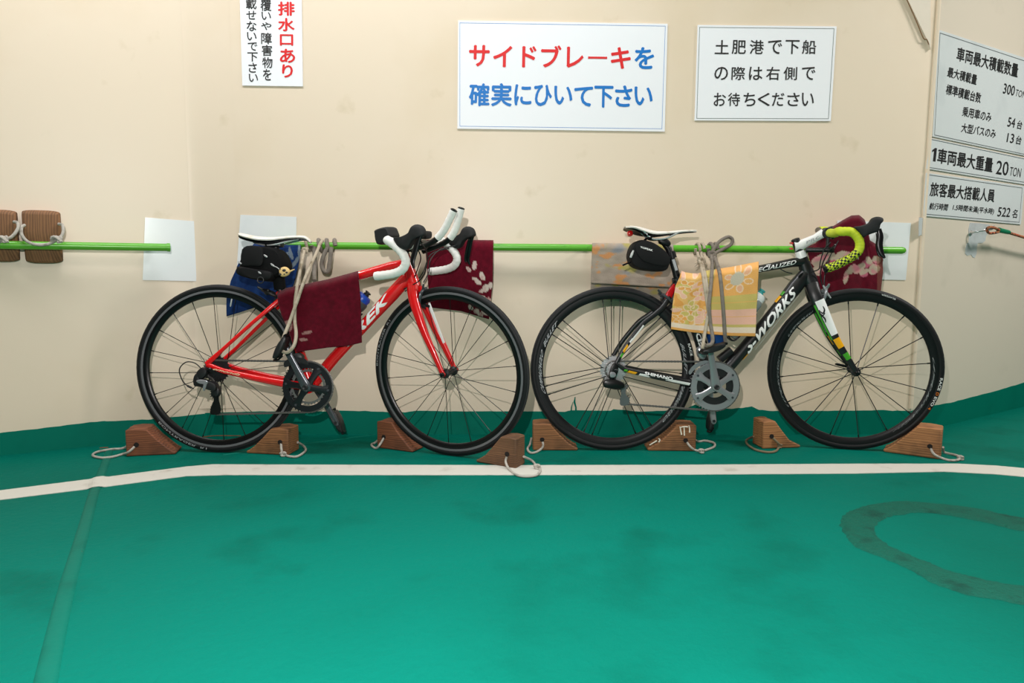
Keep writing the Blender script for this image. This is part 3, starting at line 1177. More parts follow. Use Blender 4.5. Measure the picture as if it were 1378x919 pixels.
def crankset(root, c, X, spider_deg, m_ring, m_cover, m_arm, end_near, w=-.045, big=.1035, recess=False):
    """c at the bottom bracket; end_near: pedal axle place (u, v) of the near arm"""
    cu, cv = c.x, c.z
    mb = MB()
    annulus(mb, cu, cv, .089, gear_out(cu, cv, big, 50, .0055), w - .002, w + .002)
    ring = mb.build('chainring', m_ring, root, X=X, smooth=False)
    if recess:
        mb = MB()
        annulus(mb, cu, cv, .046, circ(cu, cv, .0785, 64), w - .0035, w - .0005)
        mb.build('recess_plate', BLACK_M, ring, X=X, smooth=False)
    mb = MB()
    annulus(mb, cu, cv, .0745, circ(cu, cv, .0975, 64), w - .0065, w - .0015)
    for k in range(4):
        a = math.radians(spider_deg + (0, 66, 180, 246)[k])
        d = V((math.cos(a), 0, math.sin(a)))
        p0 = V((cu, w - .012, cv))
        mb.sweep([p0 + d * .010, p0 + d * .035 + V((0, .002, 0)), p0 + d * .060 + V((0, .004, 0)), p0 + d * .083 + V((0, .007, 0))], [.016, .012, .0125, .021], [.006, .005, .004, .0035], 14, power=2.6)
    mb.build('ring_cover', m_cover, ring, X=X)
    mb = MB()
    annulus(mb, cu, cv, .060, gear_out(cu, cv, .0725, 34, .005), w + .007, w + .010)
    mb.build('inner_chainring', M('inner_ring_grey', (130, 130, 128), .35, .4), ring, X=X, smooth=False)
    for k in range(4):
        mb = MB()
        a = math.radians(spider_deg + (0, 66, 180, 246)[k])
        mb.lathe([(.0048, -.0105), (.0048, -.001)], V((cu + math.cos(a) * .084, w, cv + math.sin(a) * .084)), segs=10)
        mb.build('ring_bolt', DARK_SIL, ring, X=X)
    for s in (-1, 1):
        mb = MB()
        e = V((end_near[0], 0, end_near[1]))
        d = (e - V((cu, 0, cv)))
        if s == 1:
            d = -d
        L = d.length
        t = d / L
        w_in, w_out = (w - .016, w - .026) if s == -1 else (.050, .062)
        P = [V((cu, w_in, cv)) + t * (L * f) + V((0, (w_out - w_in) * f, 0)) for f in (-.09, -.03, .08, .25, .5, .75, .95, 1.03, 1.08)]
        mb.sweep(P, [.010, .0185, .0200, .0165, .0135, .0125, .0130, .0115, .006], [.006, .0095, .010, .0085, .0075, .007, .0065, .006, .004], 16, power=2.8)
        arm = mb.build('crank_arm', m_arm, root, X=X)
        pc = V((cu, 0, cv)) + d + V((0, w_out, 0))
        mb = MB()
        mb.lathe([(.0062, -.0085), (.0062, .0085)], pc, segs=14)
        mb.build('pedal_bolt', BLACK_M, arm, X=X)
        if s == -1:
            mb = MB()
            mb.lathe([(.0105, 0), (.0105, -.008), (.008, -.0095), (.006, -.0085), (0.0005, -.0085)], V((cu, w - .024, cv)), segs=20)
            mb.build('axle_cap', BLACK_M, arm, X=X)
    mb = MB()
    mb.lathe([(.0205, -.040), (.0205, .042)], c, segs=24)
    mb.build('bottom_bracket', BLACK_M, root, X=X)


def pedal(root, pc, side, ang, X, size=1.0):
    """clip-in road pedal on its axle, platform turned by ang degrees"""
    a = math.radians(ang)
    ca, sa = math.cos(a), math.sin(a)

    def f(u, w, v):
        return pc + V((u * ca - v * sa, side * w, u * sa + v * ca))
    s = size
    out = smooth2([(-.046 * s, -.004), (-.03 * s, -.012), (.0, -.015), (.026 * s, -.013), (.045 * s, -.006), (.048 * s, .006), (.03 * s, .009), (0, .012), (-.03 * s, .009), (-.047 * s, .004)], 3)
    mb = MB()
    mb.puff(out, .012, .068, 6, 4, f, mn=.72)
    body = mb.build('pedal', BLACK_M, root, X=X)
    mb = MB()
    mb.tube([f(0, -.008, 0), f(0, .014, 0), f(0, .05, 0)], [.0062, .0078, .0078], 12)
    mb.build('axle', SILVER, body, X=X)
    mb = MB()
    cage = [f(-.03, .016, -.012), f(-.05, .02, -.006), f(-.055, .04, .002), f(-.05, .06, -.006), f(-.03, .064, -.012)]
    mb.tube(catmull(cage, 5), .004, 8)
    mb.build('cleat_rail', BLACK_G, body, X=X)
    mb = MB()
    mb.prism([(.028, .006), (.05, .009), (.058, .004), (.054, -.003), (.03, .0)], .022, .058, f)
    mb.build('cleat_catch', BLACK_G, body, X=X)
    return body


def cassette(root, c, X, mat, r0=.056, r1=.026, n=9):
    mb = MB()
    for k in range(n):
        r = r0 + (r1 - r0) * k / (n - 1)
        w = -.018 - .0037 * k
        teeth = max(11, int(2 * PI * r / .0127))
        annulus(mb, c.x, c.z, r * .55, gear_out(c.x, c.z, r, teeth, .0055), w - .0008, w + .0008)
    mb.lathe([(.014, -.056), (.014, -.012)], c, segs=20)
    return mb.build('cassette', mat, root, X=X, smooth=False)


def saddle(root, ctx, top, under, half, cover, shell, nose_half=.019):
    """top / under: side profile pixels from tail to nose"""
    T = catmull([ctx.B(*p) for p in top], 8)
    U = catmull([ctx.B(*p) for p in under], 8)
    n = len(T)

    def at(P, s):
        x = s * (len(P) - 1)
        i = min(int(x), len(P) - 2)
        return P[i].lerp(P[i + 1], x - i)

    def hw(s):
        if s < .16:
            return half * (.55 + .45 * math.sin(s / .16 * PI / 2))
        if s > .55:
            q = (s - .55) / .45
            return nose_half * (1.25 - .25 * q) * (1 if q < .85 else math.sqrt(max(.05, 1 - ((q - .85) / .16) ** 2)))
        q = (s - .16) / .39
        q = q * q * (3 - 2 * q)
        return half + (nose_half * 1.25 - half) * q
    N = 26
    rs, rs2 = [], []
    for i in range(N):
        s = i / (N - 1)
        t, u = at(T, s), at(U, s)
        h = hw(s)
        th = max(.004, t.z - u.z)
        ring = []
        for j in range(17):
            a = PI * j / 16
            x = -math.cos(a)
            ring.append(V((t.x, x * h, t.z - th * (abs(x) ** 3.2) * .5)))
        low = [V((p.x, p.y * .93, p.z - .004)) for p in ring[::-1]]
        rs.append(ring + low)
        r2 = []
        for j in range(17):
            a = PI * j / 16
            x = -math.cos(a) * .97
            r2.append(V((t.x, x * h, t.z - .004 - th * (.30 + .62 * abs(x) ** 2.2))))
        rs2.append(r2 + [V((p.x, p.y * .8, p.z + .006)) for p in r2[::-1]])
    mb = MB(); mb.rings(rs)
    sd = mb.build('saddle', cover, root)
    mb = MB(); mb.rings(rs2)
    mb.build('saddle_shell', shell, sd)
    return sd


def brake_caliper(root, c, X, mat, up=1.0, tilt=0.0, r=.038):
    """dual pivot caliper straddling the tyre; c at its centre bolt"""
    a = math.radians(tilt)
    ca, sa = math.cos(a), math.sin(a)

    def f(u, w, v):
        return c + V((u * ca - v * sa, w, u * sa + v * ca))
    mb = MB()
    for s in (-1, 1):
        P = [f(.014, s * -.012, .018), f(.014, s * .008, .016), f(.016, s * .026, .004), f(.018, s * .030, -.018), f(.018, s * .025, -.036), f(.018, s * .018, -.045)]
        mb.sweep(catmull(P, 4), [.009, .008, .009, .0085, .007, .006], [.0075, .007, .006, .006, .006, .005], 10, side=V((ca, 0, sa)))
    mb.lathe([(.008, -.006), (.008, .014), (.006, .018)], f(.008, 0, .004), V((ca, 0, sa)), 14)
    mb.sweep([f(.014, -.012, .018), f(.016, -.02, .03), f(.016, -.022, .04)], [.006, .005, .004], .004, 8)
    cal = mb.build('brake_caliper', mat, root, X=X)
    for s in (-1, 1):
        mb = MB()
        p = f(.018, s * .0165, -.046)
        mb.box(p, (.05, .006, .011), Matrix.Rotation(-a, 3, 'Y'))
        mb.build('brake_pad', BLACK_R, cal, X=X, bevel=.002)
    return cal


def cable(root, pts, X=None, r=.0024, mat=None, name='cable'):
    mb = MB()
    mb.tube(catmull(pts, 7), r, 8)
    return mb.build(name, mat or BLACK_M, root, X=X)


def lever_hood(root, ctx, hood, lever_px, w, X, mat_h, mat_l, hw=.017, silver=None, cap=None):
    """rubber hood outline and lever centreline from the near side; mirrored for the far side"""
    for s in (-1, 1):
        out = smooth2(ctx.uv(hood, -w, True), 4)
        mb = MB()
        mb.puff(out, s * w - hw, s * w + hw, 8, 2.6, mn=.62)
        h = mb.build('brake_hood', mat_h, root, X=X)
        P = [ctx.F(p[0], p[1], -w) for p in lever_px]
        mb = MB()
        PP = catmull([V((p.x, s * (w + .006 + .004 * i), p.z)) for i, p in enumerate(P)], 5)
        k = len(PP)
        mb.sweep(PP, [.0085 + .0035 * math.sin(PI * i / (k - 1)) - .005 * (i / (k - 1)) ** 4 for i in range(k)], [.006 - .002 * i / (k - 1) for i in range(k)], 12)
        mb.sweep([p + V((-.006, -s * .008, -.004)) for p in PP[2:-3]], .0055, .003, 10)
        lv = mb.build('brake_lever', mat_l, h, X=X)
        if silver:
            q = ctx.F(silver[0], silver[1], -w)
            mb = MB()
            mb.ball(V((q.x, s * (w + .004), q.z)), .011, 10, s=(1, .9, 1))
            mb.build('pivot_cap', GREY_AL, h, X=X)
    return


# ------------------------------------------------------------------ the red bicycle
A = Ctx((295, 608.5), -4.4, 4.2)
rb = thing('road_bicycle', 'red road bicycle with white bar tape and upright extension bars', 'bicycle', A.M, 'bicycles tied to the green rail')
hubR = A.B(292.5, 496.5); hubR.z = R_W + .0005; hubR.x = 0
ht0, ht1 = A.B(545, 344), A.B(557.5, 386)
A.steer(ht0, ht1, -20.5)
hubF = A.F(604.5, 496.5); hubF.y = 0
# keep the front tyre on the deck: lower or raise along the fork until its foot meets z = 0


def seat_front(ctx, c):
    for _ in range(12):
        lo = 1e9
        for i in range(720):
            a = 2 * PI * i / 720
            p = ctx.M @ ctx.S @ (c + V((math.cos(a) * R_W, 0, math.sin(a) * R_W)))
            lo = min(lo, p.z)
        c = c - V((0, 0, lo - .0008))
    return c


def seat_rear(ctx, c):
    lo = min((ctx.M @ (c + V((0, 0, -R_W)))).z, 1)
    return c - V((0, 0, lo - .0008))


hubF = seat_front(A, hubF)
hubR = seat_rear(A, hubR)
bb = A.B(414, 520.5, -.045); bb.y = 0
seat_t = A.B(377.5, 396)
post_t = A.B(371, 331)
DR_ = V((0, -.062, 0))
# frame
FR = MB()
tt0, tt1 = A.B(379, 401), A.B(543, 352)
FR.sweep([A.B(379, 401), A.B(430, 386.5), A.B(482, 371.3), A.B(524, 359), A.B(545, 355)], [.015, .016, .0175, .019, .02], [.016, .017, .019, .021, .022], 20)
FR.sweep([bb, A.B(450, 481), A.B(500, 427), A.B(528, 396), A.B(548, 374)], [.024, .0225, .0225, .027, .026], [.027, .025, .025, .025, .021], 24)
FR.sweep([ht0 + (ht0 - ht1) * .02, ht0.lerp(ht1, .3), ht0.lerp(ht1, .7), ht1], [.019, .0205, .026, .0275], [.020, .0205, .0235, .026], 22)
FR.sweep([bb, bb.lerp(seat_t, .5), seat_t + (seat_t - bb) * .03], [.021, .017, .0165], [.024, .018, .0165], 18)
dN = A.B(279, 489.5, -.064)
for s in (-1, 1):
    fN = lambda p: p if s == -1 else mir(p)
    FR.sweep([fN(A.B(278, 490, -.064)), fN(A.B(300, 470, -.060)), fN(A.B(340, 434, -.048)), fN(A.B(372, 407, -.030)), fN(A.B(381, 400, -.012))], [.011, .0075, .0075, .009, .010], [.006, .006, .0065, .008, .008], 14)
    FR.sweep([fN(A.B(278, 490.5, -.064)), fN(A.B(300, 499, -.062)), fN(A.B(345, 509, -.050)), fN(A.B(382, 516, -.040)), fN(A.B(412, 520, -.030))], [.010, .0105, .0125, .015, .017], [.006, .008, .009, .009, .010], 14)
FR.lathe([(.027, -.043), (.027, .043)], bb, segs=24)
frame = FR.build('frame', RED_P, rb)
mb = MB()
ta, tb = A.B(465, 465, 0), A.B(523.5, 400.5, 0)
tube_text(mb, 'TREK', ta, tb, .030, .0235, .0252, bold=.055, shear=.12, shift=.001)
mb.build('lettering', WHITE_D, frame)
mb = MB()
tube_text(mb, 'emonda', A.B(289.5, 496.5, -.0625), A.B(325, 504.5, -.0555), .0095, .0115, .0085, bold=.01, shear=.15, shift=.001)
mb.build('lettering', M('cream_lettering', (240, 220, 180), .4), frame)
mb = MB()
tube_stripe(mb, A.B(466, 376), A.B(508, 363.8), .45, .85, .017, .019)
mb.build('stripe', WHITE_D, frame)
# fork, in the steered front
fork = MB()
for s in (-1, 1):
    fN = lambda p: p if s == -1 else mir(p)
    q0 = ht1 + V((0, -.006, -.004))
    leg = [q0 + (ht1 - ht0).normalized() * -.012, A.F(556.5, 401, -.030), A.F(563, 424, -.041), A.F(571, 447, -.046), A.F(582.5, 473, -.050), V((hubF.x - .004, -.052, hubF.z + .006))]
    fork.sweep([fN(p) for p in catmull(leg, 5)], [.025, .0235, .0215, .0185, .0145, .010], [.022, .016, .012, .0105, .0085, .006], 18)
    fork.lathe([(.010, -.004), (.010, .004)], hubF + V((0, s * .053, 0)), segs=16)
fk = fork.build('fork', RED_P, rb, X=A.S)
mb = MB()
pL = [V((ht1.x + (hubF.x - ht1.x) * f, 0, ht1.z + (hubF.z - ht1.z) * g)) for f, g in ((.22, .2), (.62, .68))]
tube_stripe(mb, V((pL[0].x + .008, .037, pL[0].z)), V((pL[1].x + .008, .048, pL[1].z)), .1, .7, .021, .0145, side=-1, off=.0004, ra2=.016, rb2=.0095)
mb.build('stripe', WHITE_D, fk, X=A.S)
# headset, stem
mb = MB()
ax = (ht0 - ht1).normalized()
mb.lathe([(.019, 0), (.0185, .012), (.018, .030), (.019, .038), (.010, .045)], ht0, ax, 20)
mb.build('headset', BLACK_M, rb, X=A.S)
clamp = ht0 + ax * .034 + V((.085, 0, .008))
mb = MB()
mb.sweep([ht0 + ax * .026, ht0 + ax * .028 + V((.02, 0, .002)), clamp], [.019, .016, .018], [.021, .017, .021], 16)
mb.lathe([(.021, -.024), (.021, .024)], clamp, segs=18)
mb.build('stem', BLACK_G, rb, X=A.S)
# handlebar: bare black centre, white tape from the tops to the drops
bw = .205
dropN = [A.F(x, y, -bw) for x, y in [(521, 323), (531, 330), (541.5, 341), (546, 352), (542, 362), (532, 367.5), (519, 370), (506, 371.5)]]
mbB, tapes = MB(), []
c2 = clamp
for s in (-1, 1):
    D = [V((p.x, s * bw + (0), p.z)) for p in dropN]
    top = [V((c2.x, s * .020, c2.z)), V((c2.x, s * .075, c2.z)), V((c2.x + .0, s * .13, c2.z))]
    full = catmull(top + [V(((c2.x + D[0].x) / 2, s * (bw - .022), (c2.z + D[0].z) / 2))] + D, 6)
    mbB.tube([V((c2.x, 0, c2.z))] + full[:8], .0135, 14)
    tp = full[7:]
    L = len(tp)
    mt = MB()
    mt.tube(tp, [.0160 + .0007 * math.sin(i * 2.1) for i in range(L)], 14)
    tapes.append((mt, tp))
hb = mbB.build('handlebar', BLACK_G, rb, X=A.S)
for mt, tp in tapes:
    t_ = mt.build('bar_tape', WHITE_T, hb, X=A.S)
    mb = MB()
    d = (tp[-1] - tp[-2]).normalized()
    mb.lathe([(.0155, -.001), (.0155, .002), (.012, .0045), (.0005, .005)], tp[-1], d, 16)
    mb.build('bar_end_plug', WHITE_P, t_, X=A.S)
lever_hood(rb, A, [(530.5, 320), (540, 318.5), (551, 313), (555.5, 304.5), (562, 301.8), (569.5, 305), (573, 312.5), (572, 317), (564, 320), (557, 325), (552, 334), (546.5, 336.5), (539, 334), (533.5, 328)],
           [(568, 315), (563.5, 327), (560, 342), (558.5, 352), (561.5, 361)], bw, A.S, BLACK_R, BLACK_G, .018, (567, 310))
# clip-on extension bars
for s in (-1, 1):
    k = s * .035
    E0 = [(561, 331), (576, 327.5), (590, 321.5), (598, 315.5), (606, 303), (610.5, 289), (613.5, 281.5)]
    if s == 1:
        P = [A.F(x, y, -.045) for x, y in [(553, 336), (569, 331.5), (581, 326), (588.5, 320.5), (597.5, 309.5), (605, 295), (610.5, 283.5)]]
        P = [V((p.x, -.045, p.z)) for p in P]
    else:
        P = [A.F(x, y, .045) for x, y in [(569, 338), (585, 332.5), (598, 326.5), (605.5, 320.5), (612, 310), (617, 294), (620.5, 281)]]
        P = [V((p.x, .045, p.z)) for p in P]
    P = catmull(P, 6)
    mb = MB()
    mb.tube(P[:20], .0115, 14)
    eb = mb.build('extension_bar', BLACK_G, rb, X=A.S)
    mb = MB()
    L = len(P[18:])
    mb.tube(P[18:], [.0142 + .0006 * math.sin(i * 2.4) for i in range(L)], 14)
    tp = mb.build('bar_tape', WHITE_T, eb, X=A.S)
    mb = MB()
    d = (P[-1] - P[-2]).normalized()
    mb.lathe([(.0136, 0), (.0136, .004), (.010, .0055), (.009, .003), (.0005, .003)], P[-1], d, 16)
    mb.build('bar_end_plug', BLACK_G, tp, X=A.S)
    mb = MB()
    mb.lathe([(.019, -.014), (.019, .014)], V((c2.x, P[0].y * 1.6, c2.z)), segs=16)
    mb.tube([V((c2.x, P[0].y * 1.6, c2.z + .005)), P[3] + V((0, 0, .0))], .014, 12)
    mb.build('bar_clamp', BLACK_M, eb, X=A.S)
# arm rest pads of the extension bars
for s, px in ((-1, [(510.5, 309), (525.5, 305.2), (530.5, 313), (531.5, 319), (525, 325), (515, 329.5), (511, 325), (509.3, 315)]),):
    mb = MB()
    mb.puff(smooth2(A.uv(px, -.10, True), 4), -.135, -.06, 6, 3, mn=.8)
    ap = mb.build('arm_pad', BLACK_R, rb, X=A.S)
    q = A.F(521, 320, -.1)
    mb = MB()
    mb.tube([V((q.x + .01, -.09, q.z)), V((c2.x - .01, -.085, c2.z + .008)), V((c2.x, -.08, c2.z))], .010, 10)
    mb.build('pad_bracket', BLACK_M, ap, X=A.S)
mb = MB()
q = A.uv([(567, 315), (571, 311.5), (576, 311), (577.5, 315), (576.5, 320), (572, 322), (567, 321)], .09, True)
mb.puff(smooth2(q, 3), .06, .12, 6, 3, mn=.8)
mb.build('arm_pad', BLACK_R, rb, X=A.S)
# seatpost and saddle
mb = MB()
mb.sweep([seat_t - (post_t - seat_t) * .2, seat_t.lerp(post_t, .5), post_t], .0136, .0136, 16)
mb.sweep([seat_t + (post_t - seat_t) * .12, seat_t + (post_t - seat_t) * .2], .0175, .0175, 16)
mb.puff([(post_t.x - .03, post_t.z - .008), (post_t.x + .03, post_t.z - .004), (post_t.x + .03, post_t.z + .014), (post_t.x - .03, post_t.z + .012)], -.024, .024, 6, 3)
sp_ = mb.build('seatpost', BLACK_M, rb)
sd = saddle(rb, A, [(325.5, 313.8), (334, 315.5), (350, 318.5), (366, 319.2), (382, 318.3), (400, 317), (412, 318), (419, 325)],
            [(325.5, 318), (334, 323.5), (348, 328), (364, 327.8), (382, 324.5), (400, 322.5), (412, 323), (419, 326.5)], .066, SADDLE_W, BLACK_G, .021)
mb = MB()
for s in (-1, 1):
    pts = [A.B(345, 327), A.B(358, 330.5), A.B(372, 330), A.B(386, 326.5), A.B(404, 322.5)]
    mb.tube(catmull([V((p.x, s * (.030 - .012 * i / 4), p.z)) for i, p in enumerate(pts)], 5), .0035, 8)
mb.build('saddle_rail', CHROME, sd)
# wheels
w1 = wheel(rb, hubR, Matrix.Identity(4), 'thin', False, 4)
mb = MB()
arc_text(mb, 'BONTRAGER  R1', hubR.x, hubR.z, R_W - .0125, .0075, 222, 262, -.0134, .0)
mb.build('lettering', GREY_D, w1)
valve(w1, hubR, Matrix.Identity(4), 79, SILVER)
skewer(rb, hubR, Matrix.Identity(4), .068, BLACK_G)
w2 = wheel(rb, hubF, A.S, 'thin', True, 8)
mb = MB()
arc_text(mb, 'BONTRAGER  R1', hubF.x, hubF.z, R_W - .0125, .0075, 178, 142, -.0134, .0)
mb.build('lettering', GREY_D, w2, X=A.S)
skewer(rb, hubF, A.S, .055, BLACK_G)
# drive train
crankset(rb, bb, Matrix.Identity(4), -8, M('black_chainring', (34, 34, 36), .35, .5), M('dark_ring_cover', (40, 41, 44), .28, .4), DARK_SIL, tuple(A.uv([(383.5, 467)], -.071)[0]))
pn = A.B(383.5, 467, -.071)
pedal(rb, pn, -1, 62, Matrix.Identity(4))
pf = V((2 * bb.x - pn.x, .064, 2 * bb.z - pn.z))
pedal(rb, pf, 1, -70, Matrix.Identity(4))
cassette(rb, hubR, Matrix.Identity(4), M('dark_cassette', (70, 70, 72), .4, .8))
gp, tp_ = A.B(289, 530, -.040), A.B(289.5, 551, -.040)
chain(rb, V((bb.x, 0, bb.z)), .0995, hubR.copy(), .036, gp, tp_, -.045, -.038)


def derailleur(root, ctx, parts, wheels, m_body, m_cage):
    mb = MB()
    for px, wa, wb in parts['body']:
        mb.puff(smooth2(ctx.uv(px, (wa + wb) / 2), 3), wa, wb, 6, 3, mn=.7)
    d = mb.build('rear_derailleur', m_body, root)
    mb = MB()
    for px, wa, wb in parts['cage']:
        mb.prism(smooth2(ctx.uv(px, (wa + wb) / 2), 3), wa, wb)
    mb.build('cage', m_cage, d, smooth=False)
    for c in wheels:
        mb = MB()
        mb.prism(gear_out(c.x, c.z, .021, 11, .006), c.y - .002, c.y + .002)
        mb.lathe([(.008, -.006), (.008, .006)], c, segs=14)
        mb.build('pulley', BLACK_M, d, smooth=False)
    if 'silver' in parts:
        for px, wa, wb in parts['silver']:
            mb = MB()
            mb.puff(smooth2(ctx.uv(px, (wa + wb) / 2), 3), wa, wb, 5, 3)
            mb.build('link_plate', GREY_AL, d)
    return d


derailleur(rb, A, {
    'body': [([(266, 500), (273, 494), (279, 498), (278, 505), (272, 510), (265, 508)], -.085, -.062),
             ([(262, 512), (270, 509), (281, 512), (291, 515), (294, 521), (291, 526), (281, 524), (270, 520), (263, 519)], -.088, -.050),
             ([(264, 503), (269, 503), (269, 513), (264, 517), (261, 513)], -.085, -.060),
             ([(286, 520), (292, 517), (296, 523), (296, 531), (291, 533), (286, 528)], -.075, -.048)],
    'cage': [([(287, 524), (294, 524), (294.5, 538), (297, 548), (296, 556), (290, 558), (283, 557), (284, 549), (288, 538)], -.050, -.0475),
             ([(287, 524), (294, 524), (293, 538), (295, 548), (293, 556), (288, 557), (284, 555), (285, 548), (288, 538)], -.033, -.030)],
    'silver': [([(265, 511.5), (274, 511), (280, 513.5), (278.5, 517.5), (276, 525), (273.5, 525.5), (275, 517), (266, 515)], -.094, -.086)]},
    [gp, tp_], BLACK_M, M('cage_black', (30, 30, 31), .35, .5))
# front derailleur
mb = MB()
mb.prism(smooth2(A.uv([(384, 486), (398, 480), (412, 484), (416, 491), (404, 488), (392, 491), (384, 494)], -.05), 3), -.058, -.0565)
mb.prism(smooth2(A.uv([(384, 486), (398, 480), (412, 484), (416, 491), (404, 488), (392, 491), (384, 494)], -.04), 3), -.038, -.0365)
mb.puff(smooth2(A.uv([(392, 480), (402, 474), (409, 480), (405, 487), (396, 487)], -.03), 3), -.05, -.008, 5, 3)
mb.build('front_derailleur', BLACK_M, rb)
# brakes
brake_caliper(rb, A.B(362, 401, 0) + V((-.010, 0, .010)), Matrix.Identity(4), BLACK_M, 1, 62)
brake_caliper(rb, V((ht1.x + .028, 0, ht1.z - .022)), A.S, DARK_SIL, 1, -16)
# cables
cable(rb, [A.B(272, 497, -.066), A.B(262, 488.5, -.070), A.B(250, 487.5, -.080), A.B(241.5, 497, -.086), A.B(245, 511, -.086), A.B(252, 519, -.082), A.B(261, 523, -.076)], r=.0022)
mb = MB()
mb.tube([A.B(252, 519, -.082), A.B(258, 522, -.078)], .0042, 8)
mb.build('barrel_adjuster', BLACK_M, rb)
cable(rb, [A.F(560, 322, -.19), A.F(572, 334, -.13), A.F(575, 352, -.06), A.F(569, 372, -.03), A.F(556, 383, -.025), A.F(538, 391, -.026)], A.S)
cable(rb, [A.F(615, 330, .19), A.F(592, 336, .1), A.F(579, 350, .04), A.F(577, 366, .03), A.F(570, 380, .0)], A.S)
cable(rb, [A.F(556, 325, -.17), A.F(566, 345, -.10), A.F(562, 362, -.03), A.F(558, 375, -.01), A.F(566, 384, .005)], A.S)
cable(rb, [A.F(604, 334, .17), A.F(580, 342, .08), A.F(570, 365, .03), A.F(558, 382, .026), A.F(545, 392, .02)], A.S)


# ------------------------------------------------------------------ the black bicycle
K = Ctx((822, 605.5), -.6, 2.0)
kb = thing('road_bicycle', 'black road bicycle with yellow bar tape and white fork blades', 'bicycle', K.M, 'bicycles tied to the green rail')
kI = Matrix.Identity(4)
khR = seat_rear(K, V((K.B(824.5, 495).x, 0, R_W)))
kh0, kh1 = K.B(1079, 347), K.B(1093, 386)
K.steer(kh0, kh1, -14)
khF = K.F(1149, 494); khF.y = 0
khF = seat_front(K, khF)
kbb = K.B(961.7, 519.8, -.045); kbb.y = 0
ks_t = K.B(911, 379)
kp_t = K.B(893.5, 325)
FR = MB()
FR.sweep([K.B(905, 378), K.B(940, 374), K.B(985, 369), K.B(1035, 359.5), K.B(1066, 353.5), K.B(1080, 352)], [.012, .0125, .0135, .0155, .0185, .02], [.013, .014, .016, .019, .021, .022], 20)
FR.sweep([kbb, K.B(985, 488), K.B(1020, 447), K.B(1050, 411), K.B(1070, 386), K.B(1086, 366)], [.026, .024, .0245, .026, .031, .026], [.030, .028, .026, .026, .024, .021], 24)
FR.sweep([kh0 + (kh0 - kh1) * .02, kh0.lerp(kh1, .35), kh0.lerp(kh1, .75), kh1], [.0215, .0255, .0305, .0275], [.020, .021, .0245, .026], 22)
FR.sweep([kbb, K.B(940, 460), K.B(921, 405), ks_t + (ks_t - kbb) * .03], [.021, .0165, .0155, .015], [.028, .019, .0165, .0155], 18)
for s in (-1, 1):
    fN = lambda p: p if s == -1 else mir(p)
    FR.sweep(catmull([fN(p) for p in (K.B(829, 489, -.066), K.B(842, 466, -.062), K.B(856, 447, -.056), K.B(867, 434, -.050), K.B(880, 424, -.042), K.B(893, 412, -.034), K.B(902, 397, -.020), K.B(910, 382, -.008))], 3),
             [.009, .0085, .0085, .010, .011, .0115, .012, .012], [.006, .006, .006, .007, .007, .008, .009, .009], 14)
    FR.sweep([fN(p) for p in (K.B(830, 489, -.066), K.B(842, 497.5, -.064), K.B(880, 506, -.055), K.B(925, 514.5, -.042), K.B(958, 520, -.030))], [.009, .0105, .0125, .0145, .016], [.006, .008, .009, .0095, .011], 14)
FR.lathe([(.030, -.043), (.030, .043)], kbb, segs=24)
kfr = FR.build('frame', M('matt_black_frame', (23, 23, 25), .38, coat=.15), kb)
mb = MB()
tube_text(mb, 'S-WORKS', K.B(1003.5, 469), K.B(1066, 392), .036, .0255, .0262, bold=.05, shear=.10, shift=.0015)
mb.build('lettering', WHITE_D, kfr)
mb = MB()
tube_text(mb, 'SPECIALIZED', K.B(1008, 365.6), K.B(1068.5, 352.8), .0160, .0178, .0205, bold=.022, shear=.05, shift=.0)
mb.build('lettering', WHITE_D, kfr)
mb = MB()
tube_text(mb, 'SHIMANO', K.B(867, 503.5, -.0585), K.B(904, 511, -.049), .0115, .0132, .0095, bold=.05, shift=.005)
mb.build('lettering', WHITE_D, kfr)
mb = MB()
tube_stripe(mb, K.B(1009.5, 466), K.B(1068, 393), -.86, -.74, .0250, .0262)
mb.build('stripe', WHITE_D, kfr)
mb = MB()
tube_stripe(mb, K.B(1030, 361.3), K.B(1048, 357.5), .62, .8, .0172, .0195)
mb.build('stripe', WHITE_D, kfr)
mb = MB()
tube_stripe(mb, K.B(860, 502, -.059), K.B(928, 515, -.0415), -.72, .02, .0122, .0088, ra2=.0145, rb2=.0095, skew=.02)
mb.build('stripe', WHITE_D, kfr)
mb = MB()
tube_stripe(mb, K.B(846.5, 460, -.0605), K.B(865, 437, -.052), -.85, .1, .0084, .006)
mb.build('stripe', WHITE_D, kfr)
mb = MB()
tube_stripe(mb, K.B(845, 498.3, -.0635), K.B(856, 501, -.061), -.75, .1, .0112, .0082, skew=.2)
mb.build('stripe', ORANGE_D, kfr)
mb = MB()
tube_stripe(mb, K.B(838, 473, -.0632), K.B(844, 464, -.0615), -.85, .3, .0084, .006, skew=.2)
mb.build('stripe', ORANGE_D, kfr)
mb = MB()
tube_stripe(mb, K.B(993.5, 479.5), K.B(1000, 472), -.98, -.62, .0247, .0275)
mb.build('stripe', ORANGE_D, kfr)
mb = MB()
tube_stripe(mb, K.B(1047, 411), K.B(1054, 403), .72, .97, .0262, .026)
mb.build('stripe', ORANGE_D, kfr)
mb = MB()
tube_stripe(mb, K.B(1047, 358), K.B(1057, 355.8), .6, .95, .0174, .0198)
mb.build('stripe', ORANGE_D, kfr)
mb = MB()
tube_stripe(mb, K.B(839.5, 497, -.0645), K.B(844, 498, -.064), -.6, .2, .0108, .0082, skew=.2)
mb.build('stripe', GREEN_D, kfr)
mb = MB()
tube_stripe(mb, K.B(834.5, 480, -.0645), K.B(837.5, 474, -.063), -.8, .5, .0086, .006, skew=.2)
mb.build('stripe', GREEN_D, kfr)
mb = MB()
tube_stripe(mb, K.B(843, 465, -.0615), K.B(860, 443, -.0545), .15, .9, .0084, .006)
mb.build('stripe', GREEN_D, kfr)
mb = MB()
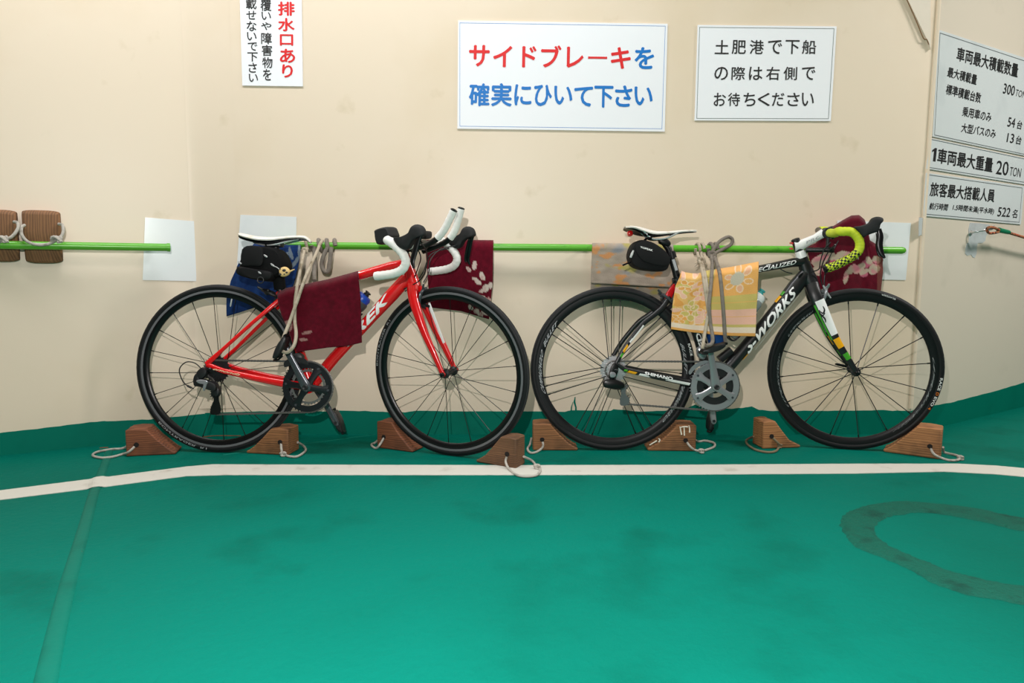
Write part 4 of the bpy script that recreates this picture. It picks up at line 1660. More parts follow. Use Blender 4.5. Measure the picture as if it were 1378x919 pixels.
tube_stripe(mb, K.B(1001, 470.5), K.B(1006, 465), -.98, -.62, .0247, .0275)
mb.build('stripe', GREEN_D, kfr)
mb = MB()
tube_stripe(mb, K.B(1055, 401.5), K.B(1059, 396.5), .72, .97, .0262, .026)
mb.build('stripe', GREEN_D, kfr)
mb = MB()
tube_stripe(mb, K.B(1058, 355.6), K.B(1064, 354.3), .65, .95, .0174, .0198)
mb.build('stripe', GREEN_D, kfr)
mb = MB()
tube_stripe(mb, K.B(937.5, 447), K.B(943, 468), -.9, .9, .0165, .0200)
mb.build('stripe', BLACK_G, kfr)
mb = MB()
tube_text(mb, 'ED', K.B(943, 466), K.B(937, 448), .018, .0165, .0205, bold=.05)
mb.build('lettering', WHITE_D, kfr)
mb = MB()
mb.puff(smooth2(K.uv([(894.5, 400), (899, 391), (906, 382), (908.5, 384), (907, 393), (902, 403), (897, 404)], -.025), 3), -.030, -.012, 5, 3, mn=.8)
mb.build('seat_cluster_panel', M('red_panel', (200, 18, 26), .3), kfr)
mb = MB()
mb.puff(smooth2(K.uv([(1074, 371.5), (1079, 367), (1080.5, 368.5), (1075.5, 374)], -.024), 3), -.0275, -.021, 4, 3)
mb.build('cable_port', BLACK_G, kfr)
# fork
BLK_FORK = MATS['matt_black_frame']
fork, fwhite = MB(), []
hw_ = lambda f, g, w: V((kh1.x + (khF.x - kh1.x) * f, w, kh1.z + (khF.z - kh1.z) * g))
for s in (-1, 1):
    fN = lambda p: p if s == -1 else mir(p)
    leg = [kh1 + V((-.003, -.006, .01)), K.F(1097, 397, -.030), K.F(1105.5, 416, -.042), K.F(1115.5, 438, -.048), K.F(1127, 461, -.052), V((khF.x - .004, -.054, khF.z + .006))]
    path = [fN(p) for p in catmull(leg, 5)]
    k = len(path)
    ra = [.027 - .004 * (i / (k - 1)) - .013 * (i / (k - 1)) ** 2.2 for i in range(k)]
    rb_ = [.022 - .010 * min(1, i / (k * .35)) - .006 * (i / (k - 1)) for i in range(k)]
    fork.sweep(path, ra, rb_, 18, power=2.3)
    fork.lathe([(.010, -.004), (.010, .004)], khF + V((0, s * .054, 0)), segs=16)
    fwhite.append((path, ra, rb_, s))
kfk = fork.build('fork', BLK_FORK, kb, X=K.S)


def skin_stripe(mb, path, ra, rb_, i0, i1, h0, h1, side, off=.0007):
    """painted patch lying on a swept tube's flank between two stations"""
    vs = []
    m_ = i1 - i0 + 1
    for i in range(i0, i1 + 1):
        t = (path[min(i + 1, len(path) - 1)] - path[max(i - 1, 0)]).normalized()
        nn = V((0, 1, 0)).cross(t).normalized()
        for k in range(7):
            fr_ = h0 + (h1 - h0) * k / 6
            q = (max(0.0, 1 - abs(fr_) ** 2.3)) ** (1 / 2.3)
            vs.append(path[i] + nn * (fr_ * (ra[i] + off)) + V((0, side * (rb_[i] * q + off), 0)))
    return mb.add(vs, [(i * 7 + k, i * 7 + k + 1, (i + 1) * 7 + k + 1, (i + 1) * 7 + k) for i in range(m_ - 1) for k in range(6)])


mbw, mbo, mbg, mbi = MB(), MB(), MB(), MB()
for path, ra, rb_, s in fwhite:
    for side in (-1, 1):
        skin_stripe(mbw, path, ra, rb_, 7, 18, -.97, .5, side)
        skin_stripe(mbo, path, ra, rb_, 19, 21, -.95, .6, side)
        skin_stripe(mbg, path, ra, rb_, 22, 23, -.95, .6, side)
        skin_stripe(mbi, path, ra, rb_, 8, 19, .62, .9, side)
mbw.build('stripe', WHITE_D, kfk, X=K.S)
mbo.build('stripe', ORANGE_D, kfk, X=K.S)
mbg.build('stripe', GREEN_D, kfk, X=K.S)
mbi.build('stripe', GREEN_D, kfk, X=K.S)
# the slashed S mark on the near fork blade
mb = MB()
for pl in ([(1107.5, 412), (1109.5, 417), (1107.5, 421.5), (1103.5, 419)], [(1102.8, 417), (1103.2, 421.5), (1107, 424.5), (1110.2, 421)], [(1104.5, 424.5), (1108, 426.5), (1110.5, 430), (1111, 434)]):
    P = catmull([K.F(x, y, -.0625) for x, y in pl], 5)
    k = len(P)
    mb.sweep(P, [.0032 * (.35 + .65 * math.sin(PI * (i + 1) / (k + 1))) for i in range(k)], .0004, 8)
mb.build('emblem', BLACK_M, kfk, X=K.S)
# white head spacer, white stem
ax = (kh0 - kh1).normalized()
mb = MB()
mb.lathe([(.0225, .001), (.0215, .014), (.0195, .026), (.0185, .030)], kh0, ax, 22)
mb.build('headset', WHITE_P, kb, X=K.S)
mb = MB()
mb.lathe([(.017, 0), (.017, .055), (.010, .058), (.0005, .058)], kh0 + ax * .026, ax, 18)
mb.build('steerer', BLACK_M, kb, X=K.S)
s0 = kh0 + ax * .052
kcl = K.F(1112.5, 313.5, 0)
mb = MB()
mb.sweep([s0 - V((.012, 0, .002)), s0 + V((.012, 0, .003)), s0.lerp(kcl, .6), kcl - V((.012, 0, 0))], [.0225, .0205, .0155, .018], [.0205, .0195, .015, .021], 18, power=2.5)
st = mb.build('stem', WHITE_P, kb, X=K.S)
mb = MB()
mb.lathe([(.0215, -.024), (.0215, .024)], kcl, segs=18)
mb.box(kcl + V((.017, 0, 0)), (.012, .042, .05), Matrix.Rotation(math.radians(-14), 3, 'Y'))
mb.build('face_plate', BLACK_M, st, X=K.S, bevel=.003)
mb = MB()
for zz in (-.011, .011):
    mb.lathe([(.004, -.024), (.004, .024)], s0 + V((-.024, 0, zz)), segs=10)
mb.build('clamp_bolt', RED_D, st, X=K.S)
mb = MB()
letter(mb, 'PRO', lambda x, y: (s0.lerp(kcl, .28 + .52 * x) + V((0, -.0195 + .004 * x, -.006 + .011 * y))), .03)
mb.build('lettering', GREY_D, st, X=K.S)
# handlebar with yellow tape
kw = .20
dropK = [K.F(x, y, -kw) for x, y in [(1133, 311.5), (1145, 312), (1153, 318), (1157, 327), (1155.5, 337), (1147, 345.5), (1136, 351.5), (1125, 357), (1112, 361.5)]]
mbB, tapes = MB(), []
for s in (-1, 1):
    D = [V((p.x, s * kw, p.z)) for p in dropK]
    top = [V((kcl.x, s * .02, kcl.z)), V((kcl.x, s * .07, kcl.z + .001)), V((kcl.x + .002, s * .13, kcl.z + .001))]
    full = catmull(top + [V((kcl.x * .6 + D[0].x * .4, s * (kw - .02), D[0].z))] + D, 6)
    mbB.tube([V((kcl.x, 0, kcl.z))] + full[:6], .0140, 14)
    tapes.append((full[5 if s == -1 else 24:], s))
    if s == 1:
        mbB.tube(full[5:26], .0140, 14)
hb = mbB.build('handlebar', BLACK_G, kb, X=K.S)


def tape_checks():
    m = M('yellow_tape_black_checks', (196, 212, 40), .6, bump=(200, .4, .002))
    nt = m.node_tree
    b = nt.nodes['Principled BSDF']
    tc = nt.nodes.new('ShaderNodeTexCoord')
    mp = nt.nodes.new('ShaderNodeMapping')
    mp.inputs['Rotation'].default_value = (.4, .55, .3)
    nt.links.new(tc.outputs['Object'], mp.inputs['Vector'])
    vo = nt.nodes.new('ShaderNodeTexChecker')
    vo.inputs['Scale'].default_value = 120
    nt.links.new(mp.outputs['Vector'], vo.inputs['Vector'])
    vo.inputs['Color1'].default_value = lin((196, 212, 40))
    vo.inputs['Color2'].default_value = lin((16, 17, 14))
    nt.links.new(vo.outputs['Color'], b.inputs['Base Color'])
    return m


CHECK = tape_checks()
for tp, s in tapes:
    L = len(tp)
    cut = int(L * .66)
    mb = MB()
    mb.tube(tp[:cut + 1], [.0165 + .0005 * math.sin(i * 2.2) for i in range(cut + 1)], 16)
    t_ = mb.build('bar_tape', YEL_T, hb, X=K.S)
    mb = MB()
    mb.tube(tp[cut:], [.0165 + .0005 * math.sin(i * 2.2) for i in range(L - cut)], 16)
    mb.build('checked_tape', CHECK, t_, X=K.S)
    mb = MB()
    d = (tp[-1] - tp[-2]).normalized()
    mb.lathe([(.0165, -.001), (.0165, .006), (.013, .010), (.0005, .011)], tp[-1], d, 16)
    mb.build('bar_end_plug', BLACK_G, t_, X=K.S)
lever_hood(kb, K, [(1149, 306), (1158, 304), (1168, 300.5), (1173, 294), (1180, 291.5), (1187, 293), (1188.5, 297), (1184.5, 302), (1182, 311), (1174, 314), (1166, 317), (1160.5, 320), (1155, 314)],
           [(1182, 308), (1183.5, 318), (1182, 329), (1184, 340), (1188.5, 347)], kw, K.S, BLACK_R, BLACK_G, .017)
# black torch under the bar
tq = K.F(1102, 336.3, -.03)
mb = MB()
ax2 = V((1, 0, .0))
mb.lathe([(.0085, -.050), (.0095, -.048), (.0095, .035), (.0115, .042), (.0115, .055), (.0085, .056)], tq, ax2, 18)
fl_ = mb.build('front_light', BLACK_G, kb, X=K.S)
mb = MB()
mb.tube([tq + V((.03, 0, .006)), V((kcl.x, -.03, kcl.z - .014))], .006, 10)
mb.build('light_bracket', BLACK_M, fl_, X=K.S)
# seatpost, saddle
mb = MB()
mb.sweep([ks_t - (kp_t - ks_t) * .25, K.B(908, 362), K.B(903, 345), K.B(899.5, 335), K.B(893, 327.5), K.B(887, 325)], [.0136, .0136, .0136, .013, .010, .008], [.0136] * 4 + [.012, .010], 16)
mb.sweep([K.B(905.6, 347.5), K.B(903, 338.5)], .0165, .0165, 16)
mb.sweep([K.B(913.5, 378), K.B(911, 372)], .0185, .0185, 16)
mb.puff(smooth2(K.uv([(886, 322), (896, 321), (902, 327), (899, 332), (888, 328)]), 3), -.022, .022, 6, 3)
ksp = mb.build('seatpost', CARBON, kb)
mb = MB()
tube_stripe(mb, K.B(909.5, 364), K.B(905, 349), -.5, .4, .0137, .0137)
mb.build('stripe', GREY_D, ksp)
sd = saddle(kb, K, [(840.5, 305), (850, 304.5), (862, 306), (880, 310.5), (900, 311), (920, 309.5), (937, 309.5)],
            [(840.5, 308), (850, 311), (862, 316), (880, 318.5), (900, 316), (918, 313), (937, 311.5)], .068, SADDLE_W, BLACK_G, .018)
mb = MB()
for s in (-1, 1):
    pts = [K.B(864, 312), K.B(874, 321), K.B(884, 322.5), K.B(898, 320), K.B(912, 313)]
    mb.tube(catmull([V((p.x, s * (.03 - .012 * i / 4), p.z)) for i, p in enumerate(pts)], 5), .0035, 8)
mb.build('saddle_rail', CHROME, sd)
mb = MB()
mb.puff(smooth2(K.uv([(844, 311.5), (850, 310.5), (851, 317), (845, 318)], -.02), 3), -.035, -.005, 5, 3)
mb.build('rear_light', M('red_lens', (200, 20, 20), .15, coat=.5), kb)
# wheels
w3 = wheel(kb, khR, kI, 'deep', False, 90 - 360 / 7 * 2 + 2)
mb = MB()
arc_text(mb, 'CAMPAGNOLO', khR.x, khR.z, R_W - .0385, .0115, 199, 166, -.0098, .02, shear=.15)
mb.build('lettering', GREY_D, w3)
mb = MB()
arc_text(mb, 'BULLET', khR.x, khR.z, R_W - .0385, .0115, 161, 141, -.0098, .02, shear=.15)
mb.build('lettering', GREY_D, w3)
mb = MB()
arc_text(mb, 'BULLET', khR.x, khR.z, R_W - .0385, .0115, 20, -2, -.0098, .02, shear=.15)
mb.build('lettering', GREY_D, w3)
mb = MB()
arc_text(mb, 'CAMPAGNOLO', khR.x, khR.z, R_W - .0385, .0115, -10, -45, -.0098, .02, shear=.15)
mb.build('lettering', GREY_D, w3)
mb = MB()
arc_text(mb, 'RACE', khR.x, khR.z, R_W - .0115, .009, 19, 10, -.0133, .02)
mb.build('lettering', WHITE_D, w3)
w4 = wheel(kb, khF, K.S, 'deep', True, 8)
mb = MB()
arc_text(mb, 'CAMPAGNOLO BULLET', khF.x, khF.z, R_W - .0385, .009, 212, 168, -.0098, .0, shear=.15)
mb.build('lettering', GREY_D, w4, X=K.S)
mb = MB()
arc_text(mb, 'CAMPAGNOLO BULLET', khF.x, khF.z, R_W - .0385, .010, 10, -56, -.0098, .0, shear=.15)
mb.build('lettering', GREY_D, w4, X=K.S)
mb = MB()
arc_text(mb, 'CAMPAGNOLO', khF.x, khF.z, R_W - .0385, .010, 152, 126, -.0098, .0, shear=.15)
mb.build('lettering', GREY_D, w4, X=K.S)
mb = MB()
arc_text(mb, 'RACE', khF.x, khF.z, R_W - .0115, .0095, -3, -12, -.0134, .03)
mb.build('lettering', WHITE_D, w4, X=K.S)
mb = MB()
arc_text(mb, 'EVO', khF.x, khF.z, R_W - .0115, .0095, -17, -24, -.0134, .03)
mb.build('lettering', WHITE_D, w4, X=K.S)
mb = MB()
arc_text(mb, 'vittoria', khF.x, khF.z, R_W - .0115, .008, 76, 66, -.0134, .0)
mb.build('lettering', WHITE_D, w4, X=K.S)
mb = MB()
arc_text(mb, 'D', khF.x, khF.z, R_W - .0115, .0095, -13.6, -15.8, -.0134, .03)
mb.build('lettering', M('orange_lettering', (226, 120, 30), .4), w4, X=K.S)
mb = MB()
arc_text(mb, '4', khF.x, khF.z, R_W - .0115, .0095, -25.3, -27, -.0134, .03)
mb.build('lettering', M('orange_lettering', (226, 120, 30), .4), w4, X=K.S)
skewer(kb, khR, kI, .068, BLACK_G, 250, 1)
skewer(kb, khF, K.S, .057, BLACK_G, 168, 1)
crankset(kb, kbb, kI, -32, M('silver_chainring', (150, 151, 153), .35, .4), M('silver_ring_cover', (150, 152, 155), .28, .35), GREY_AL, tuple(K.uv([(955, 467)], -.071)[0]), recess=True)
pn2 = K.B(955, 467, -.071)
pedal(kb, pn2, -1, 18, kI)
pedal(kb, V((2 * kbb.x - pn2.x, .064, 2 * kbb.z - pn2.z)), 1, 80, kI)
cassette(kb, khR, kI, M('silver_cassette', (190, 191, 192), .3, .4), .058, .026, 10)
gp2, tp2 = K.B(838, 521, -.040), K.B(841, 537, -.040)
chain(kb, V((kbb.x, 0, kbb.z)), .0995, khR.copy(), .036, gp2, tp2, -.045, -.038)
derailleur(kb, K, {
    'body': [([(812, 512), (826, 510), (839, 515), (840, 521), (830, 524), (818, 522), (812, 520)], -.090, -.052),
             ([(824, 490), (830, 489), (832, 497), (828, 508), (822, 511), (819, 505)], -.078, -.062)],
    'cage': [([(836, 517), (842, 518), (842, 530), (847, 537), (845, 544), (838, 546), (834, 543), (836, 531)], -.050, -.0475),
             ([(836, 517), (842, 518), (842, 530), (845, 537), (843, 544), (838, 545), (836, 541), (837, 531)], -.033, -.030)],
    'silver': [([(821, 501), (827, 501), (829, 505), (826, 508), (821, 507)], -.086, -.078)]},
    [gp2, tp2], BLACK_G, M('cage_grey', (110, 112, 114), .3, .4))
mb = MB()
for w0 in (-.058, -.038):
    mb.prism(smooth2(K.uv([(927, 500), (934, 491), (948, 485), (956, 487), (948, 490), (936, 496), (929, 504)], w0), 3), w0, w0 + .0015)
mb.puff(smooth2(K.uv([(938, 468), (946, 466), (950, 476), (946, 484), (939, 480)], -.03), 3), -.05, -.008, 5, 3)
mb.build('front_derailleur', GREY_AL, kb)
mb = MB()
mb.sweep([K.B(968, 484, 0), K.B(984, 471, 0)], .0155, .017, 14, power=4)
mb.build('battery_pack', BLACK_M, kb)
brake_caliper(kb, K.B(890, 405, 0) + V((0, 0, .006)), kI, DARK_SIL, 1, 48)
brake_caliper(kb, V((kh1.x + .032, 0, kh1.z - .018)), K.S, GREY_AL, 1, -18)
cable(kb, [K.F(1124, 329, -.10), K.F(1114, 340, -.06), K.F(1106, 358, -.03), K.F(1104, 372, -.015), K.F(1108, 388, -.01)], K.S)
cable(kb, [K.F(1118, 326, -.06), K.F(1109, 336, -.05), K.F(1104, 352, -.045), K.F(1102, 362, -.04), K.F(1092, 366, -.022)], K.S)
cable(kb, [K.F(1128, 324, .08), K.F(1117, 345, .04), K.F(1112, 360, .01), K.F(1109, 380, .0), K.F(1112, 392, .0)], K.S)
mb = MB()
mb.tube([K.F(1107.5, 384, -.012), K.F(1114, 396, -.012), K.F(1118, 401, -.012)], [.0035, .0045, .003], 8)
mb.build('barrel_adjuster', SILVER, kb, X=K.S)
cable(kb, [K.B(1050, 362, -.012), K.B(1058, 366, -.016), K.B(1066, 368, -.018)], None, .002)

# ================================================================== towels
TOWEL = cloth_mat('towel_cloth')


def pl(pts, s):
    """a place on a polyline of pixels, by its share of the length"""
    L = [0.0]
    for i in range(len(pts) - 1):
        L.append(L[-1] + math.hypot(pts[i + 1][0] - pts[i][0], pts[i + 1][1] - pts[i][1]))
    x = s * L[-1]
    for i in range(len(pts) - 1):
        if x <= L[i + 1] or i == len(pts) - 2:
            t = (x - L[i]) / max(1e-9, L[i + 1] - L[i])
            return V((pts[i][0] + (pts[i + 1][0] - pts[i][0]) * t, pts[i][1] + (pts[i + 1][1] - pts[i][1]) * t, 0))


def ell(x, y, cx, cy, rx, ry, deg):
    a = math.radians(deg)
    dx, dy = x - cx, y - cy
    u, v = dx * math.cos(a) + dy * math.sin(a), -dx * math.sin(a) + dy * math.cos(a)
    return (u / rx) ** 2 + (v / ry) ** 2 < 1


def towel(label, place, top, bottom, left, right, pattern, nx=90, ny=80, back=.35, gap=.045, wav=.004, seed=0, flare=0.0, group=None, thick=.0045, arc=.07):
    """place(px, py, depth) -> world; draped over its top edge: a front panel and a shorter back panel.
    depth counts from the front panel away from the camera"""
    vs, cols = [], []
    r = gap / 2
    c00, c10, c01, c11 = V((*top[0], 0)), V((*top[-1], 0)), V((*bottom[0], 0)), V((*bottom[-1], 0))
    H = 80.0
    ts = [-back + (1 + back) * j / ny for j in range(ny + 1)]
    for t in ts:
        for i in range(nx + 1):
            s = i / nx
            q = abs(t)
            q2 = min(1.4, q)
            p = (pl(top, s) * (1 - q2) + pl(bottom, s) * q2)
            if q <= 1:
                Lq, Rq = pl(left, q), pl(right, q)
                p = p + (Lq * (1 - s) + Rq * s) - ((c00 * (1 - s) + c10 * s) * (1 - q) + (c01 * (1 - s) + c11 * s) * q)
            x = max(-1.0, min(1.0, t / arc))
            d = r - r * math.sin(x * PI / 2)
            lift = -3.0 * math.cos(x * PI / 2)
            w = place(p.x, p.y + lift, d)
            n = noise.noise(V((s * 5 + seed, t * 4, seed * 1.7)))
            n2 = noise.noise(V((s * 14 + seed, t * 3, seed)))
            w = w + V((0, wav * (n + .4 * n2) * min(1, q * 3) - flare * max(0, t) ** 2, 0))
            vs.append(w)
            c = pattern(s, t, w)
            cols.append(lin(c))
    m = nx + 1
    fs = [(j * m + i, j * m + i + 1, (j + 1) * m + i + 1, (j + 1) * m + i) for j in range(ny) for i in range(nx)]
    mb = MB()
    mb.add(vs, fs)
    o = mb.build('towel', TOWEL, sharp=80)
    at = o.data.color_attributes.new('Col', 'FLOAT_COLOR', 'POINT')
    for i, c in enumerate(cols):
        at.data[i].color = c
    md = o.modifiers.new('thickness', 'SOLIDIFY')
    md.thickness = thick
    md.offset = 0
    return tag(o, label, 'towel', group or 'towels padding the bicycles')


def nz(x, y, s):
    return noise.noise(V((x * s, y * s, s * .37)))


def mixc(a, b, k):
    return tuple(x + (y - x) * k for x, y in zip(a, b))


def on_rail(off):
    return lambda px, py, d: WB(px, py, off - d)


def on_bike(ctx, w):
    return lambda px, py, d: ctx.M @ ctx.B(px, py, w + d)


def pat_maroon_front(s, t, w):
    c = mixc((92, 4, 26), (74, 2, 18), .5 + .7 * nz(s, t, 23))
    for e in ((.235, .72, .075, .028, -8), (.16, .82, .06, .026, 12), (.02, .55, .06, .10, 20)):
        if t > 0 and ell(s, t, *e):
            c = mixc((176, 160, 142), c, .25 + .4 * abs(nz(s, t, 40)))
    return c


towel('plain maroon towel draped over the top tube of the red bicycle', on_bike(A, -.046),
      [(373, 396), (385, 391), (400, 388), (440, 379.5), (482, 368)], [(399, 474), (408, 472.5), (440, 468), (468, 465.5), (487, 461)],
      [(373, 396), (374.5, 408), (379, 424), (389, 446), (399, 474)], [(482, 368), (485, 400), (487, 461)], pat_maroon_front, back=.33, gap=.092, wav=.003, seed=3)

LEAF = [(.72, .42, .035, .085, 8), (.63, .50, .05, .03, 55), (.84, .60, .04, .075, -15), (.73, .67, .055, .03, 20), (.78, .72, .04, .05, -60), (.90, .80, .05, .07, 15), (.84, .86, .05, .03, -40), (.97, .74, .04, .05, 0),
        (.96, 1.0, .06, .05, 0), (.86, .98, .05, .05, 30), (.92, 1.22, .06, .05, 20), (.78, 1.24, .05, .04, -30), (.68, 1.20, .05, .04, 40), (.85, 1.28, .05, .03, 0)]


def pat_maroon_leaf(s, t, w):
    c = mixc((104, 10, 32), (86, 6, 26), .5 + .7 * nz(s, t, 20))
    if t > 0:
        for e in LEAF:
            if ell(s, t * 1.32, *e):
                c = mixc((206, 190, 180), (180, 120, 120), max(0, nz(s, t, 18)) * 1.2)
                break
    return c


towel('maroon towel with pale leaf sprigs behind the white bar drops', on_rail(.084), [(572, 326), (620, 326), (664, 326.5)], [(578, 414), (620, 419), (658, 430)],
      [(572, 326), (575, 370), (578, 414)], [(664, 326.5), (663, 380), (658, 430)], pat_maroon_leaf, back=.4, gap=.050, seed=8, flare=-.02)


def pat_blue(s, t, w):
    c = mixc((22, 56, 108), (14, 38, 82), .5 + .6 * nz(s, t, 15))
    if t > 0:
        for e in ((.74, .25, .05, .14, 10), (.83, .15, .03, .12, -30), (.93, .32, .035, .16, 25), (.98, .1, .03, .1, -10), (.66, .42, .03, .1, 30)):
            if ell(s, t, *e):
                c = mixc((130, 140, 142), c, .2)
    return c


towel('dark blue towel hanging behind the saddle and rear wheel of the red bicycle', on_rail(.084), [(342, 331), (366, 330.5), (405, 331)], [(303.5, 426), (320, 421), (345, 413), (388, 402)],
      [(342, 331), (322, 353), (310, 378), (304, 400), (303.5, 426)], [(405, 331), (403, 350), (397, 376), (388, 402)], pat_blue, back=.35, gap=.050, seed=12, flare=-.015)


def pat_grey(s, t, w):
    c = mixc((176, 162, 146), (150, 138, 124), .5 + .8 * nz(s, t, 9))
    k = nz(s + 3, t * 1.2, 5.5) + .5 * nz(s, t, 17)
    if k > .22:
        c = mixc(c, (196, 140, 92), min(1, (k - .22) * 6))
    k = nz(s + 9, t, 4.2)
    if k > .25:
        c = mixc(c, (134, 138, 142), min(1, (k - .25) * 4))
    k = nz(s + 5, t + 4, 6.2)
    if k > .33:
        c = mixc(c, (170, 160, 84), min(.8, (k - .33) * 5))
    return c


towel('faded grey towel with orange blotches hanging behind the black saddle bag', on_rail(.084), [(797, 330), (850, 330.5), (906, 332)], [(795, 381), (850, 384), (907, 387)],
      [(797, 330), (796, 355), (795, 381)], [(906, 332), (907, 360), (907, 387)], pat_grey, back=1.4, gap=.050, seed=21, wav=.003)

FLW = [(.40, .36, .09, .16, 10), (.52, .30, .05, .12, -50), (.64, .60, .07, .14, 30), (.53, .62, .05, .12, 20), (.80, .42, .07, .10, -30), (.88, .62, .08, .13, 15), (.72, .68, .05, .10, 50), (.93, .40, .05, .09, 0), (.45, .80, .035, .16, 8),
       (.12, .42, .09, .16, 30), (.24, .30, .08, .12, -20), (.06, .66, .05, .12, 0), (.20, .60, .06, .10, 40)]
PNK = [(.30, .45, .06, .12, 20), (.74, .50, .08, .09, 0), (.10, .5, .05, .09, 0), (.72, .74, .07, .06, -20), (.84, .50, .05, .06, 40)]


def pat_floral(s, t, w):
    c = mixc((98, 8, 30), (80, 4, 24), .5 + .6 * nz(s, t, 16))
    tt = max(0, min(1, (.86 - w.z) / .18)) if t > 0 else 0
    if t > 0 and tt > .12:
        for e in PNK:
            if ell(s, tt, *e):
                c = (178, 92, 112)
        for e in FLW:
            if ell(s, tt, *e):
                c = mixc((176, 160, 140), (196, 120, 130), max(0, min(1, nz(s, t, 8) * 2)))
        if s > .93 and tt > .3:
            c = mixc(c, (120, 90, 66), .6)
    return c


towel('maroon towel with large pink and beige flowers bundled over the far brake hood', on_rail(.18),
      [(1086, 335), (1098, 330), (1108, 317), (1120, 308), (1134, 299), (1146, 292.5), (1156, 292), (1163, 298), (1167, 311), (1170, 326), (1178, 331), (1188, 333)], [(1099, 394), (1120, 394), (1150, 394), (1170, 394), (1185, 394)],
      [(1086, 335), (1092, 360), (1099, 394)], [(1188, 333), (1188, 362), (1185, 394)], pat_floral, back=.3, gap=.14, arc=.035, seed=30, wav=.005, nx=110)


def pat_orange(s, t, w):
    if t < 0:
        return (206, 170, 120)
    base = (232, 172, 96)
    if t > .955:
        c = (226, 164, 88)
    elif t > .875:
        c = (236, 218, 196)
    elif s > .44:
        if t < .40:
            c = base
            hit = False
            for e in ((.74, .16, .085, .10, 0),):
                if ell(s, t, *e):
                    c = (196, 190, 172); hit = True
            for k in range(6):
                a = math.radians(k * 60 + 20)
                if not hit:
                    if ell(s, t, .76 + .13 * math.cos(a), .17 + .14 * math.sin(a), .065, .045, math.degrees(a)):
                        c = (236, 206, 172)
                        if ell(s, t, .76 + .13 * math.cos(a), .17 + .14 * math.sin(a), .048, .03, math.degrees(a)):
                            c = (232, 176, 140) if k % 2 else (228, 172, 104)
        elif t < .62:
            c = (204, 186, 106) if abs(t - .51) > .008 else (230, 178, 104)
        elif t < .835:
            c = (234, 184, 162) if abs(t - .72) > .008 else (232, 176, 112)
        else:
            c = (204, 186, 110)
    else:
        c = (234, 186, 112)
        f = nz(s + 2, t, 7.5)
        g = nz(s + 7, t + 3, 6.0)
        if f > .12:
            c = (238, 190, 164)
        elif f < -.2:
            c = (226, 160, 82)
        if g > .2:
            c = (206, 188, 104)
        elif g < -.33:
            c = (236, 170, 90)
        for (cx, cy, n, r, cc) in ((.22, .66, 5, .12, (204, 186, 104)), (.12, .20, 4, .1, (228, 164, 86)), (.32, .36, 5, .1, (238, 186, 164)), (.36, .70, 5, .07, (236, 184, 166)), (.08, .80, 4, .08, (230, 168, 92))):
            for k in range(n):
                a = math.radians(k * 360 / n + cx * 400)
                ex, ey = cx + r * .6 * math.cos(a), cy + r * .8 * math.sin(a)
                if ell(s, t, ex, ey, r * .5, r * .42, math.degrees(a)):
                    c = (240, 212, 176)
                    if ell(s, t, ex, ey, r * .40, r * .32, math.degrees(a)):
                        c = cc
        if abs(nz(s + 2, t, 7.5) - .12) < .03:
            c = (242, 214, 178)
    k = nz(s, t, 60) * .12
    return mixc(c, (200, 160, 120), abs(k) + .04)


towel('faded orange towel with flowers and stripes draped over the black top tube', on_bike(K, -.047),
      [(917, 368), (922, 370), (932, 371.5), (939, 371.5), (944, 370), (952, 367.5), (985, 362.5), (1021, 355.5)], [(903, 443), (930, 447), (960, 450), (985, 452), (1016, 452.5)],
      [(917, 368), (909, 385), (905, 410), (903, 443)], [(1021, 355.5), (1019, 400), (1016, 452.5)], pat_orange, back=.3, gap=.094, wav=.0035, seed=41, nx=150, ny=130)


# ================================================================== wooden blocks
WOODS = [wood_mat('worn_chock_wood', (152, 102, 62), (62, 36, 18)), wood_mat('pale_chock_wood', (178, 122, 76), (88, 52, 26), 34), wood_mat('dark_chock_wood', (118, 82, 54), (50, 34, 22), 44), wood_mat('red_brown_chock_wood', (134, 78, 48), (54, 26, 15), 40)]
CORD = M('grey_cord', (176, 170, 160), .85, bump=(300, .6, .002), var=(60, (140, 134, 124), .5, .7))
CORD_D = M('brown_cord', (122, 108, 84), .9, bump=(300, .6, .002))
CREAM_DAUB = M('cream_paint_daub', (226, 218, 200), .6)


